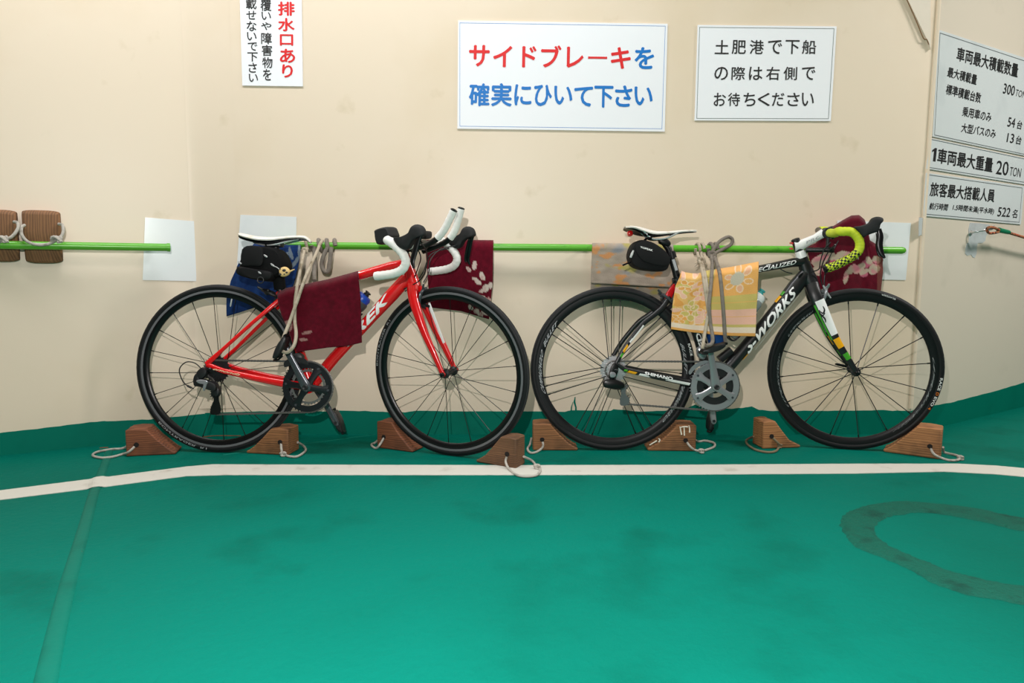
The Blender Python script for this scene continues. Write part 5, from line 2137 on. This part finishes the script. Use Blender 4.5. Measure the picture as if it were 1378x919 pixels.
def chock(label, toe, heel, h, th, wood, rope, hole, flip_rope=None, cord=None, knots=(), flat=.40):
    """toe, heel: front bottom corners on the deck; th: thickness away from the camera"""
    pt, ph = FLR(*toe), FLR(*heel)
    d = pt - ph
    L = d.length
    dx = d / L
    n = V((-dx.y, dx.x, 0))
    if n.y < 0:
        n = -n
    base = ph + d * .5 + n * (th / 2)
    X = Matrix((dx.to_4d(), n.to_4d(), (0, 0, 1, 0), (0, 0, 0, 1))).transposed()
    for i in range(3):
        X[i][3] = base[i]
    X[3][0] = X[3][1] = X[3][2] = 0
    X[3][3] = 1
    fx = 1
    if X.determinant() < 0:
        fx = -1
        for i in range(3):
            X[i][0] = -X[i][0]
    root = thing('wheel_chock', label, 'wheel chock', X, 'wooden chocks at the bicycle wheels')
    prof = [(-L / 2, .0), (-L / 2, h * .97), (-L / 2 + L * flat * .5, h), (-L / 2 + L * flat, h * .985), (-L / 2 + L * (flat + .2), h * .62), (-L / 2 + L * (flat + .4), h * .29), (L / 2 - .014, h * .13), (L / 2, h * .08), (L / 2 - .004, .0)]
    prof = [(fx * x, z) for x, z in prof]
    mb = MB()
    N = 8
    rings = []
    for k in range(N + 1):
        y = -th / 2 + th * k / N
        rings.append([V((x + .002 * noise.noise(V((x * 30, y * 40, h * 77))), y + .0015 * noise.noise(V((x * 25, z * 25, L * 90))), max(0.0005, z + (.0025 * noise.noise(V((x * 22, y * 30, L * 50))) if z > .01 else 0)))) for x, z in prof])
    mb.rings(rings)
    blk = mb.build('block', wood, root, sharp=30, bevel=.006)
    # rope handle through the bore
    inv = X.inverted()
    pts = [V(((inv @ on_plane(hole[0], hole[1], pt, -n)).x, -th / 2 + .006, (inv @ on_plane(hole[0], hole[1], pt, -n)).z))]
    hx = pts[0].copy()
    m_ = len(rope)
    for i, (x, y) in enumerate(rope):
        z = .0055
        if i == 0:
            z = max(.0055, pts[0].z * .45)
        q = inv @ FLR(x, y, z)
        if i == 0 and q.y > -th / 2 - .004:
            q.y = -th / 2 - .007
        pts.append(q)
    end = V((fx * (-L / 2 - .004), min(th / 2 - .02, max(-th / 2 + .02, pts[-1].y)), .035))
    if flip_rope != 'open':
        pts.append(end)
    mb = MB()
    mb.tube(catmull(pts, 6), .0046, 9)
    rp = mb.build('rope_handle', cord or CORD, root)
    for (x, y) in knots:
        q = inv @ FLR(x, y, .010)
        mb = MB()
        P = [q + V((.009 * math.cos(a * 1.9), .008 * math.sin(a * 2.6), .006 * math.sin(a * 1.3))) for a in [i * .35 for i in range(20)]]
        mb.tube(P, .0044, 8)
        mb.build('knot', cord or CORD, rp)
    mb = MB()
    mb.lathe([(.0095, -.0004), (.0095, .004), (.006, .0045)], V((hx.x, -th / 2 - .0022, hx.z)), V((0, 1, 0)), 14)
    mb.build('bore', M('dark_bore', (24, 15, 10), .9), blk)
    return root, X, L, blk


chock('rounded brown chock behind the rear wheel of the red bicycle', (237, 611.5), (170, 614.5), .108, .10, WOODS[3], [(177, 605), (165, 611), (152, 614.5), (138, 616), (126.5, 614), (125.5, 611), (133, 607.5), (150, 604.5), (166, 603)], (183.5, 598.5), flat=.42)
chock('knotted brown chock ahead of the rear wheel of the red bicycle', (331, 610), (388, 613), .108, .095, WOODS[0], [(379, 606), (381.5, 611), (389.5, 614), (400.5, 614), (411, 606.5), (408.5, 600)], (377, 595), knots=[(381, 611)], flat=.40)
chock('small dark red chock behind the front wheel of the red bicycle', (556, 609.3), (507.5, 602.5), .115, .085, WOODS[3], [(511, 598.5), (506, 603), (500.5, 600), (500.5, 597.5), (504, 596)], (516.5, 588), flat=.42)
chock('dark grained chock standing on the white line ahead of the red front wheel', (640, 622), (694, 631), .118, .075, WOODS[2], [(681.5, 621), (686, 632), (697, 639.5), (711.5, 641), (723.5, 638.5), (727, 632), (722, 627.5), (716, 620)], (682.5, 611), knots=[(723, 628)], flat=.36)
chock('brown chock behind the rear wheel of the black bicycle', (778, 606.6), (717, 606.2), .112, .095, WOODS[0], [(730.5, 599), (725, 606.5), (717, 609.5), (712, 608), (710, 603.5), (713, 598.5)], (729.5, 591.5), flat=.38)
r_, X_, L_, blk_ = chock('paint-daubed brown chock ahead of the rear wheel of the black bicycle', (871, 606.8), (936, 607.4), .112, .095, WOODS[0], [(927, 599), (935.3, 605.5), (944, 607), (951.5, 605), (961, 601), (960.5, 596), (949, 593), (940, 594)], (922.6, 592.5), knots=[(944, 607)], flat=.38)
mb = MB()
inv = X_.inverted()
nn_ = X_.to_3x3() @ V((0, -1, 0))
for tr in ([(916, 575), (921, 574), (925.5, 574.5)], [(915, 574), (916, 579), (917.2, 585)], [(920.5, 574.5), (920.8, 580), (921, 586)], [(927, 572.5), (928, 577), (928, 582)], [(886, 590), (888, 592), (886.5, 595)], [(874, 599), (879, 596), (884, 593)]):
    P = [inv @ on_plane(x, y, FLR(936, 607.4) + nn_ * .0035, nn_) for x, y in tr]
    mb.sweep(catmull(P, 4), [.002, .0052, .0046, .003], .0016, 8, side=V((0, 1, 0)))
mb.build('paint_daub', CREAM_DAUB, blk_)
chock('pale brown chock behind the front wheel of the black bicycle, its end turned out', (1078, 602.6), (1026, 604), .118, .095, WOODS[1], [(1044.5, 595), (1048.5, 600), (1044.5, 606.5), (1034, 608.5), (1018, 605.5), (1007.5, 599.5), (1004, 594.5), (1006, 591)], (1038.3, 587), cord=CORD_D, knots=[(1048.5, 600)], flat=.30)
chock('pale long chock with knotted cord ahead of the black front wheel', (1188, 608), (1265.5, 618.5), .124, .095, WOODS[1], [(1257, 609), (1268.5, 616.8), (1280, 619.6), (1290.5, 618.4), (1292.5, 615), (1285, 612), (1271, 608.5)], (1251.3, 600.5), knots=[(1292.5, 616)], flat=.42)


# the two blocks hanging on the short rail
def hung_block(label, x0, x1, y0, y1, ym, wood, rope, knot):
    offb = .066
    a, b_ = WL(x0, (y0 + y1) / 2, offb), WL(x1, (y0 + y1) / 2, offb)
    z1, zm, z0 = WL((x0 + x1) / 2, y0, offb).z, WL((x0 + x1) / 2, ym, offb).z, WL((x0 + x1) / 2, y1, offb).z
    base = (a + b_) / 2
    base.z = z0
    root = thing('hanging_block', label, 'wooden block', base, 'wooden blocks hung on the short rail')
    prof = [(.006, z0 + .03), (.006, z1), (.05, z1), (.062, z1 - .012), (.066, zm), (.058, (zm + z0) / 2), (.036, z0 + .008), (.02, z0)]
    rs = []
    for k in range(9):
        p = a.lerp(b_, k / 8)
        p = p - NL * offb
        e = .010 * (abs(k / 4 - 1) ** 4)
        rs.append([V((p.x, p.y, 0)) + NL * max(.004, o_ - e * .6) + V((0, 0, z_ + (e * .8 if z_ < zm - .02 else -e * .5))) for o_, z_ in prof])
    mb = MB()
    mb.rings(rs)
    mb.build('block', wood, root, world=True, sharp=30, bevel=.005)
    mb = MB()
    mb.tube(catmull([WL(x, y, o_) for x, y, o_ in rope], 6), .0058, 9)
    rp = mb.build('rope_loop', CORD, root, world=True)
    q = WL(knot[0], knot[1], .118)
    mb = MB()
    mb.tube([q + DL * (.016 * math.cos(t * 1.3)) + V((0, 0, .010 * math.sin(t * 2.1))) + NL * (.008 * math.sin(t * .9)) for t in [i * .4 for i in range(22)]], .0055, 8)
    mb.build('knot', CORD, rp, world=True)


HW1 = wood_mat('vertical_grain_wood', (138, 96, 62), (70, 46, 30), 34)
HW1.node_tree.nodes['Mapping'].inputs['Rotation'].default_value = (.1, 1.5, .1)
HW1.node_tree.nodes['Mapping'].inputs['Scale'].default_value = (1.5, .3, .12)
hung_block('fully visible wooden block hanging on the short green rail', 30.5, 82, 282.5, 355, 312, HW1, [(79, 301.5, .066), (84, 303, .085), (85, 312, .105), (81, 320, .112), (74, 324, .112), (64, 328.5, .110), (50, 329.2, .110), (37, 325, .110), (29.5, 316, .105), (29, 306, .085), (33, 303, .066)], (76, 322))
hung_block('wooden block cut off by the picture edge on the short green rail', -32, 23, 281.5, 353, 312, HW1, [(19, 298.5, .066), (23.5, 300, .085), (24, 307.5, .102), (17, 317.5, .112), (8, 322, .112), (-8, 328, .110), (-22, 328, .110), (-34, 318, .105), (-35, 306, .09), (-28, 300, .066)], (3, 322))

# ================================================================== ropes
ROPE_L = M('pale_rope', (178, 166, 146), .9, bump=(260, .9, .003), var=[(40, (150, 136, 114), .5, .7)])
ROPE_G = M('grey_rope', (128, 120, 110), .9, bump=(260, .9, .003), var=[(40, (104, 96, 88), .5, .7)])


def coil(px0, px1, turns, r, y=332, phase=0.0, tail=None):
    a, b_ = WB(px0, y, RO), WB(px1, y, RO)
    za = railL.z + (railR.z - railL.z) * (a.x - railL.x) / (railR.x - railL.x)
    out = []
    n = int(turns * 14)
    for i in range(n + 1):
        t = i / n
        an = phase + 2 * PI * turns * t
        p = a.lerp(b_, t)
        R = RR + r * 1.02
        out.append(V((p.x, p.y - R * math.sin(an), za + R * math.cos(an))))
    return out


def rope(label, pieces, r, mat, knots=(), tufts=()):
    """pieces: lists of places; the first is the rope itself, others its turns and strands"""
    mb = MB()
    mb.tube(pieces[0], r, 10)
    o = mb.build('rope', mat)
    inv = ROOTM[o.name].inverted()
    for pc in pieces[1:]:
        mb = MB()
        mb.tube([inv @ p for p in pc], r, 10)
        mb.build('strand', mat, o)
    for q, s in knots:
        mb = MB()
        q = inv @ q
        mb.tube([q + V((s * math.cos(t * 1.4), .6 * s * math.sin(t * 1.05 + .4), s * .9 * math.sin(t * 2.3))) for t in [i * .33 for i in range(24)]], r * .9, 8)
        mb.build('knot', mat, o)
    for q, s in tufts:
        mb = MB()
        q = inv @ q
        for k in range(7):
            a = k * .9
            e = q + V((s * math.cos(a), -s * .3, s * .5 * math.sin(a) - s * .3))
            mb.tube([q, q.lerp(e, .6) + V((0, -.004, .003)), e], [r * .6, r * .4, r * .15], 6)
        mb.build('frayed_end', mat, o)
    return tag(o, label, 'rope', 'ropes tying the bicycles to the rail')


def wp(l):
    return catmull([WB(x, y, o_) for x, y, o_ in l], 7)


# red bicycle: pale rope down to the pedal, grey rope knotted on the rail
c1 = coil(406, 417, 1.0, .0068, 329.5, PI)
rope('pale rope running in two strands from the rail to the red bicycle pedal',
     [wp([(410, 336, .098), (406.5, 352, .18), (402, 374, .285), (398, 400, .336), (396.5, 428, .352), (398.5, 450, .388), (395.5, 465, .412), (387, 474, .416), (380, 472, .408), (380, 464, .396)]),
      c1, wp([(434, 323.5, .080), (430.5, 329, .104), (425.5, 341, .15), (415, 364, .265), (407, 384, .330), (399.5, 406, .352), (391, 430, .366), (383.5, 449, .396), (380.5, 457, .402)])], .0068, ROPE_L, knots=[(WB(410.5, 337, .102), .010)])
c2 = coil(421, 453, 3.0, .0092, 330.5, PI * .5)
rope('grey rope wound round the rail with a short hanging loop',
     [c2, wp([(441, 333, .105), (435.5, 344, .112), (433, 356, .112), (436, 364.5, .112), (441.5, 365, .112), (443.5, 354, .112), (445, 342, .112), (446, 333, .105)]),
      wp([(423, 332, .098), (423.5, 350, .11), (423, 364, .15), (423, 378, .20)])], .0090, ROPE_G)
# black bicycle: pale rope and grey rope
c3 = coil(934, 946, 2.0, .0066, 335.5, PI * .5)
rope('pale frayed rope tied from the rail to the black bicycle pedal',
     [wp([(944, 340, .098), (944.5, 352, .14), (948.5, 368, .285), (951, 384, .338), (952.8, 402, .350), (953.5, 418, .358), (949, 445, .374), (946, 464, .398), (945.5, 469, .40)]),
      c3, wp([(938.5, 340, .098), (941.5, 352, .15), (945.5, 368, .285), (948, 384, .336), (950.5, 400, .348), (953, 418, .356)])], .0064, ROPE_L, knots=[(WB(944, 350, .14), .012)], tufts=[(WB(942, 354, .15), .028)])
c4 = coil(951, 964, 2.0, .0078, 335.8, PI * .5)
rope('grey rope looped in a bow on the rail above the orange towel',
     [wp([(956, 341, .110), (958.5, 352, .16), (957.8, 366, .285), (956.5, 384, .336), (954, 410, .366), (955.5, 433, .366), (959, 455, .385), (957, 463, .40), (950, 465, .405)]),
      c4, wp([(955, 346, .115), (959, 338, .122), (967, 326, .12), (979, 319, .118), (985.5, 322, .118), (983.5, 329, .118), (972, 335.5, .12), (962, 341, .124), (958, 347, .12)]),
      wp([(961, 345, .115), (966.5, 360, .25), (969, 372, .325), (971.5, 396, .342), (974, 428, .344), (975.5, 452, .346), (977, 463, .338)])], .0074, ROPE_G, knots=[(WB(958.5, 342, .118), .012)])

# ================================================================== packs, charm and bottles
NYLON = M('black_nylon', (13, 13, 14), .8, spec=.15, bump=(300, .5, .002))
NYLON_S = M('black_smooth_fabric', (18, 18, 19), .7, spec=.2, bump=(400, .2, .001))


def Lm(ctx, p):
    return ctx.M @ p


q = A.B(350, 377, 0)
pk = thing('saddle_bag', 'black nylon seat pack strapped under the red bicycle saddle', 'bag', A.M)
mb = MB()
mb.puff(smooth2(A.uv([(326, 332), (322.5, 345), (320, 358), (322, 370), (345, 375), (368, 374), (380, 367), (383, 355), (377, 340), (368, 333), (350, 330.5)], -.05), 4), -.058, .058, 9, 3.6, mn=.62)
body = mb.build('pouch', NYLON, pk)
mb = MB()
mb.puff(smooth2(A.uv([(317, 361), (322, 358), (345, 362), (366, 366), (366.5, 374), (358, 378), (340, 376), (319, 369.5)], -.06), 4), -.072, .060, 7, 3.5, mn=.72)
mb.build('lower_pocket', NYLON_S, body)
mb = MB()
mb.puff(smooth2(A.uv([(328, 333), (349, 331.5), (355, 340), (353, 357), (340, 358), (325, 356)], -.06), 4), -.069, -.045, 5, 3, mn=.8)
mb.build('side_panel', NYLON_S, body)
mb = MB()
p = A.B(350.5, 377, -.074)
mb.tube([p + V((.012 * math.cos(2 * PI * i / 20), 0, .012 * math.sin(2 * PI * i / 20))) for i in range(20)], .0022, 8, closed=True)
mb.build('ring', BLACK_M, body)
for (x, y) in ((357.3, 344.5), (366.5, 356.5), (322.5, 353.5), (349.5, 367)):
    mb = MB()
    p = A.B(x, y, -.070)
    mb.sweep([p + V((-.006, 0, .005)), p + V((0, -.002, 0)), p + V((.007, 0, -.004))], [.002, .004, .0025], .002, 8)
    mb.build('buckle', SILVER, body)
mb = MB()
a_, b_ = seat_t.lerp(post_t, .34), seat_t.lerp(post_t, .10)
mb.sweep([a_, b_], .0215, .022, 16, power=3)
mb.tube([a_ + V((-.008, 0, 0)), A.B(377, 362, 0)], .012, 10)
mb.build('post_strap', NYLON, body)
mb = MB()
for s in (-1, 1):
    mb.sweep([A.B(358, 328.5, s * .022), A.B(362, 337, s * .024), A.B(371, 343, s * .026)], .004, .010, 8)
mb.build('rail_strap', NYLON, body)

# spotted charm dangling on the pack
ch = thing('bag_charm', 'small tan charm with dark spots dangling on the black seat pack', 'charm', A.M @ Matrix.Translation(A.B(383, 371, -.09)))
o_ = A.B(383, 371, -.09)
out = [(u - o_.x, v - o_.z) for u, v in A.uv([(376.2, 363.5), (379, 360.2), (384, 359), (388.5, 361.5), (390.2, 365.5), (388, 370), (383.5, 372.3), (378.5, 372), (376.5, 368)], -.09)]
TAN = M('tan_charm', (218, 184, 122), .6)
mb = MB(); mb.puff(smooth2(out, 4), -.012, .012, 7, 2.6, mn=.5)
cb = mb.build('body', TAN, ch)
for (x, y, rx, ry) in ((383.8, 364.2, .0085, .006), (378.2, 362, .0035, .003), (372.5 + 6, 369.3, .006, .005), (387, 366.8, .005, .004), (384, 369.2, .0035, .003)):
    p = A.B(x, y, -.09) - o_
    mb = MB(); mb.ball(V((p.x, -.0105, p.z)), 1.0, 8, s=(rx, .003, ry))
    mb.build('spot', M('dark_spot', (44, 40, 38), .6), cb)
mb = MB()
mb.tube(catmull([A.B(389, 366, -.09) - o_, A.B(393, 363.8, -.09) - o_, A.B(396.3, 362.5, -.09) - o_], 4), [.0035, .0018], 8)
mb.build('tail', TAN, cb)
mb = MB()
mb.tube(catmull([A.B(377, 363.5, -.088) - o_, A.B(373, 360, -.082) - o_, A.B(368, 358, -.074) - o_], 4), .0018, 6)
mb.build('cord', SILVER, cb)

pk2 = thing('saddle_bag', 'smooth black wedge-shaped saddle bag under the black bicycle saddle', 'bag', K.M)
mb = MB()
mb.puff(smooth2(K.uv([(846.5, 341.5), (851.5, 328.5), (861, 323), (872, 324), (884, 329.5), (896, 339), (901, 348), (900, 357.5), (893, 365), (869.5, 364), (854, 359.5), (848, 352)], -.03), 4), -.052, .050, 9, 4, mn=.8)
body = mb.build('pouch', NYLON_S, pk2)
mb = MB()
mb.puff(smooth2(K.uv([(855.7, 330.7), (864, 325.5), (878, 327.5), (892, 336.5), (901, 346), (900.5, 355), (890, 358), (872, 354), (862.5, 348.5), (856, 339)], -.055), 4), -.061, -.040, 5, 5, mn=.86)
lid = mb.build('lid', NYLON_S, body)
mb = MB()
tq = [K.B(*p, -.0618) for p in [(862, 331.3), (878.5, 335.8), (878, 338.4), (861.7, 333.4)]]
letter(mb, 'TOPEAK', lambda x, y: bil(tq, x, 1 - y), .05)
mb.build('lettering', WHITE_D, lid)
mb = MB()
mb.sweep([K.B(852.5, 337, -.053), K.B(850.5, 341.5, -.056), K.B(848.5, 346.5, -.052)], [.003, .005, .004], .0015, 8)
mb.build('reflective_tab', M('reflective_grey', (200, 200, 198), .3), body)
mb = MB()
mb.sweep([K.B(850, 352.5, -.02), K.B(845, 354, -.03), K.B(838, 357, -.03)], .0035, .006, 8)
mb.build('strap_tail', NYLON, body)
mb = MB()
for s in (-1, 1):
    mb.sweep([K.B(866, 325, s * .022), K.B(870, 321, s * .026), K.B(877, 320, s * .028)], .005, .010, 8)
mb.sweep([K.B(899, 348, 0), K.B(905, 347, 0)], .010, .016, 10)
mb.build('strap', NYLON, body)


def bottle(label, ctx, top, bot, r, m_body, m_cap, m_valve, collar=None):
    p, q = ctx.B(*top), ctx.B(*bot)
    ax = (p - q).normalized()
    L = (p - q).length
    root = thing('water_bottle', label, 'bottle', ctx.M @ Matrix.Translation(q), 'water bottles in the frame cages')
    mb = MB()
    mb.lathe([(.001, 0), (r * .9, 0), (r, .008), (r, L * .50), (r * .93, L * .54), (r * .93, L * .60), (r, L * .64), (r, L * .74), (r * .86, L * .79), (r * .8, L * .80)], (0, 0, 0), ax, 28)
    b_ = mb.build('flask', m_body, root)
    mb = MB()
    mb.lathe([(r * .86, L * .775), (r * .88, L * .86), (r * .72, L * .905), (r * .36, L * .92)], (0, 0, 0), ax, 28)
    c_ = mb.build('cap', m_cap, b_)
    mb = MB()
    mb.lathe([(r * .34, L * .915), (r * .34, L * .95), (r * .26, L * .955), (r * .26, L * .97), (r * .36, L * .975), (r * .36, L * 1.0), (.001, L * 1.0)], (0, 0, 0), ax, 20)
    mb.build('valve', m_valve, c_)
    return root


def cage(root, ctx, top, bot, r, mat):
    p, q = ctx.B(*top), ctx.B(*bot)
    ax = (p - q).normalized()
    L = (p - q).length
    side = V((0, 1, 0))
    nn = ax.cross(side)
    if nn.z < 0:
        nn = -nn
    mb = MB()
    for s in (-1, 1):
        P = [q - nn * (r + .004) + ax * L * .6, q - nn * (r + .004) + ax * L * .02, q - ax * .006 + side * s * r * .5, q + side * s * r * .86 + ax * L * .12, q + side * s * r * .86 + ax * L * .40, q + nn * (r + .003) * .8 + side * s * r * .5 + ax * L * .60, q + nn * (r + .004) + ax * L * .58]
        mb.tube(catmull(P, 6), .0035, 8)
    mb.build('bottle_cage', mat, root)


PLAST_G = M('dark_grey_plastic', (64, 66, 70), .4)
bottle('blue-capped dark water bottle on the red down tube', A, (496, 393.5), (451, 441), .0355, PLAST_G, M('blue_cap', (20, 66, 168), .35), BLACK_M)
cage(rb, A, (496, 393.5), (451, 441), .0355, BLACK_M)
CLEAR_G = M('translucent_grey_bottle', (150, 160, 162), .25, trans=.25)
bottle('grey translucent water bottle with white collar and teal valve on the black down tube', K, (1026.5, 390.5), (980, 450), .0355, CLEAR_G, M('white_cap', (232, 234, 234), .35), M('teal_valve', (64, 168, 168), .35))
cage(kb, K, (1026.5, 390.5), (980, 450), .0355, BLACK_M)
bottle('blue water bottle on the seat tube behind the orange towel', K, (946, 397), (966, 466), .0345, M('blue_bottle', (26, 74, 150), .3, trans=.2), M('white_cap', (232, 234, 234), .35), BLACK_M)
cage(kb, K, (946, 397), (966, 466), .0345, BLACK_M)

# ================================================================== hook and cord on the right wall
hk = thing('wall_hook', 'bent chrome hook welded to a grey primer patch on the right wall', 'hook', WR(1306, 313, .0))
mb = MB()
mb.tube(catmull([WR(1306, 313.5, .0), WR(1308.5, 312.4, .02), WR(1319, 310.6, .05), WR(1331, 308.8, .075), WR(1336, 307, .08), WR(1336.5, 303.5, .08)], 6), .0055, 12)
mb.build('rod', CHROME, hk, world=True)
mb = MB()
mb.lathe([(.014, 0), (.012, .004), (.007, .006)], WR(1306, 313.5, .002), NR, 16)
mb.build('weld_foot', STEEL, hk, world=True)
COLOR_CORD = M('mottled_red_cord', (170, 108, 70), .85, bump=(200, .8, .003), var=[(70, (196, 44, 40), .54, .6), (60, (30, 24, 22), .56, .6)])
cr = [WR(1344, 310.5, .075), WR(1357, 313.2, .072), WR(1370, 317, .070), WR(1384, 321, .07), WR(1410, 327, .07), WR(1470, 338, .07)]
mb = MB()
mb.tube(catmull(cr, 6), .0068, 10)
cd_ = mb.build('cord', COLOR_CORD)
tag(cd_, 'mottled red cord with green tape hooked on the right wall', 'cord')
inv = ROOTM[cd_.name].inverted()
mb = MB()
mb.tube([inv @ p for p in catmull([WR(1345, 310, .075), WR(1338, 306.5, .082), WR(1331, 305.8, .09), WR(1328, 309, .084), WR(1331, 313.5, .074), WR(1338, 313.5, .072), WR(1345, 311.5, .075)], 6)], .0062, 10)
mb.build('eye_loop', COLOR_CORD, cd_)
mb = MB()
mb.sweep([inv @ p for p in catmull([WR(1344, 309.6, .075), WR(1350, 311, .074), WR(1357, 312.6, .072)], 4)], [.0125, .0125, .0115, .0115, .0115, .011, .011, .0105, .010][:9], .011, 14, side=NR)
mb.build('tape', M('green_tape', (14, 122, 84), .4), cd_)
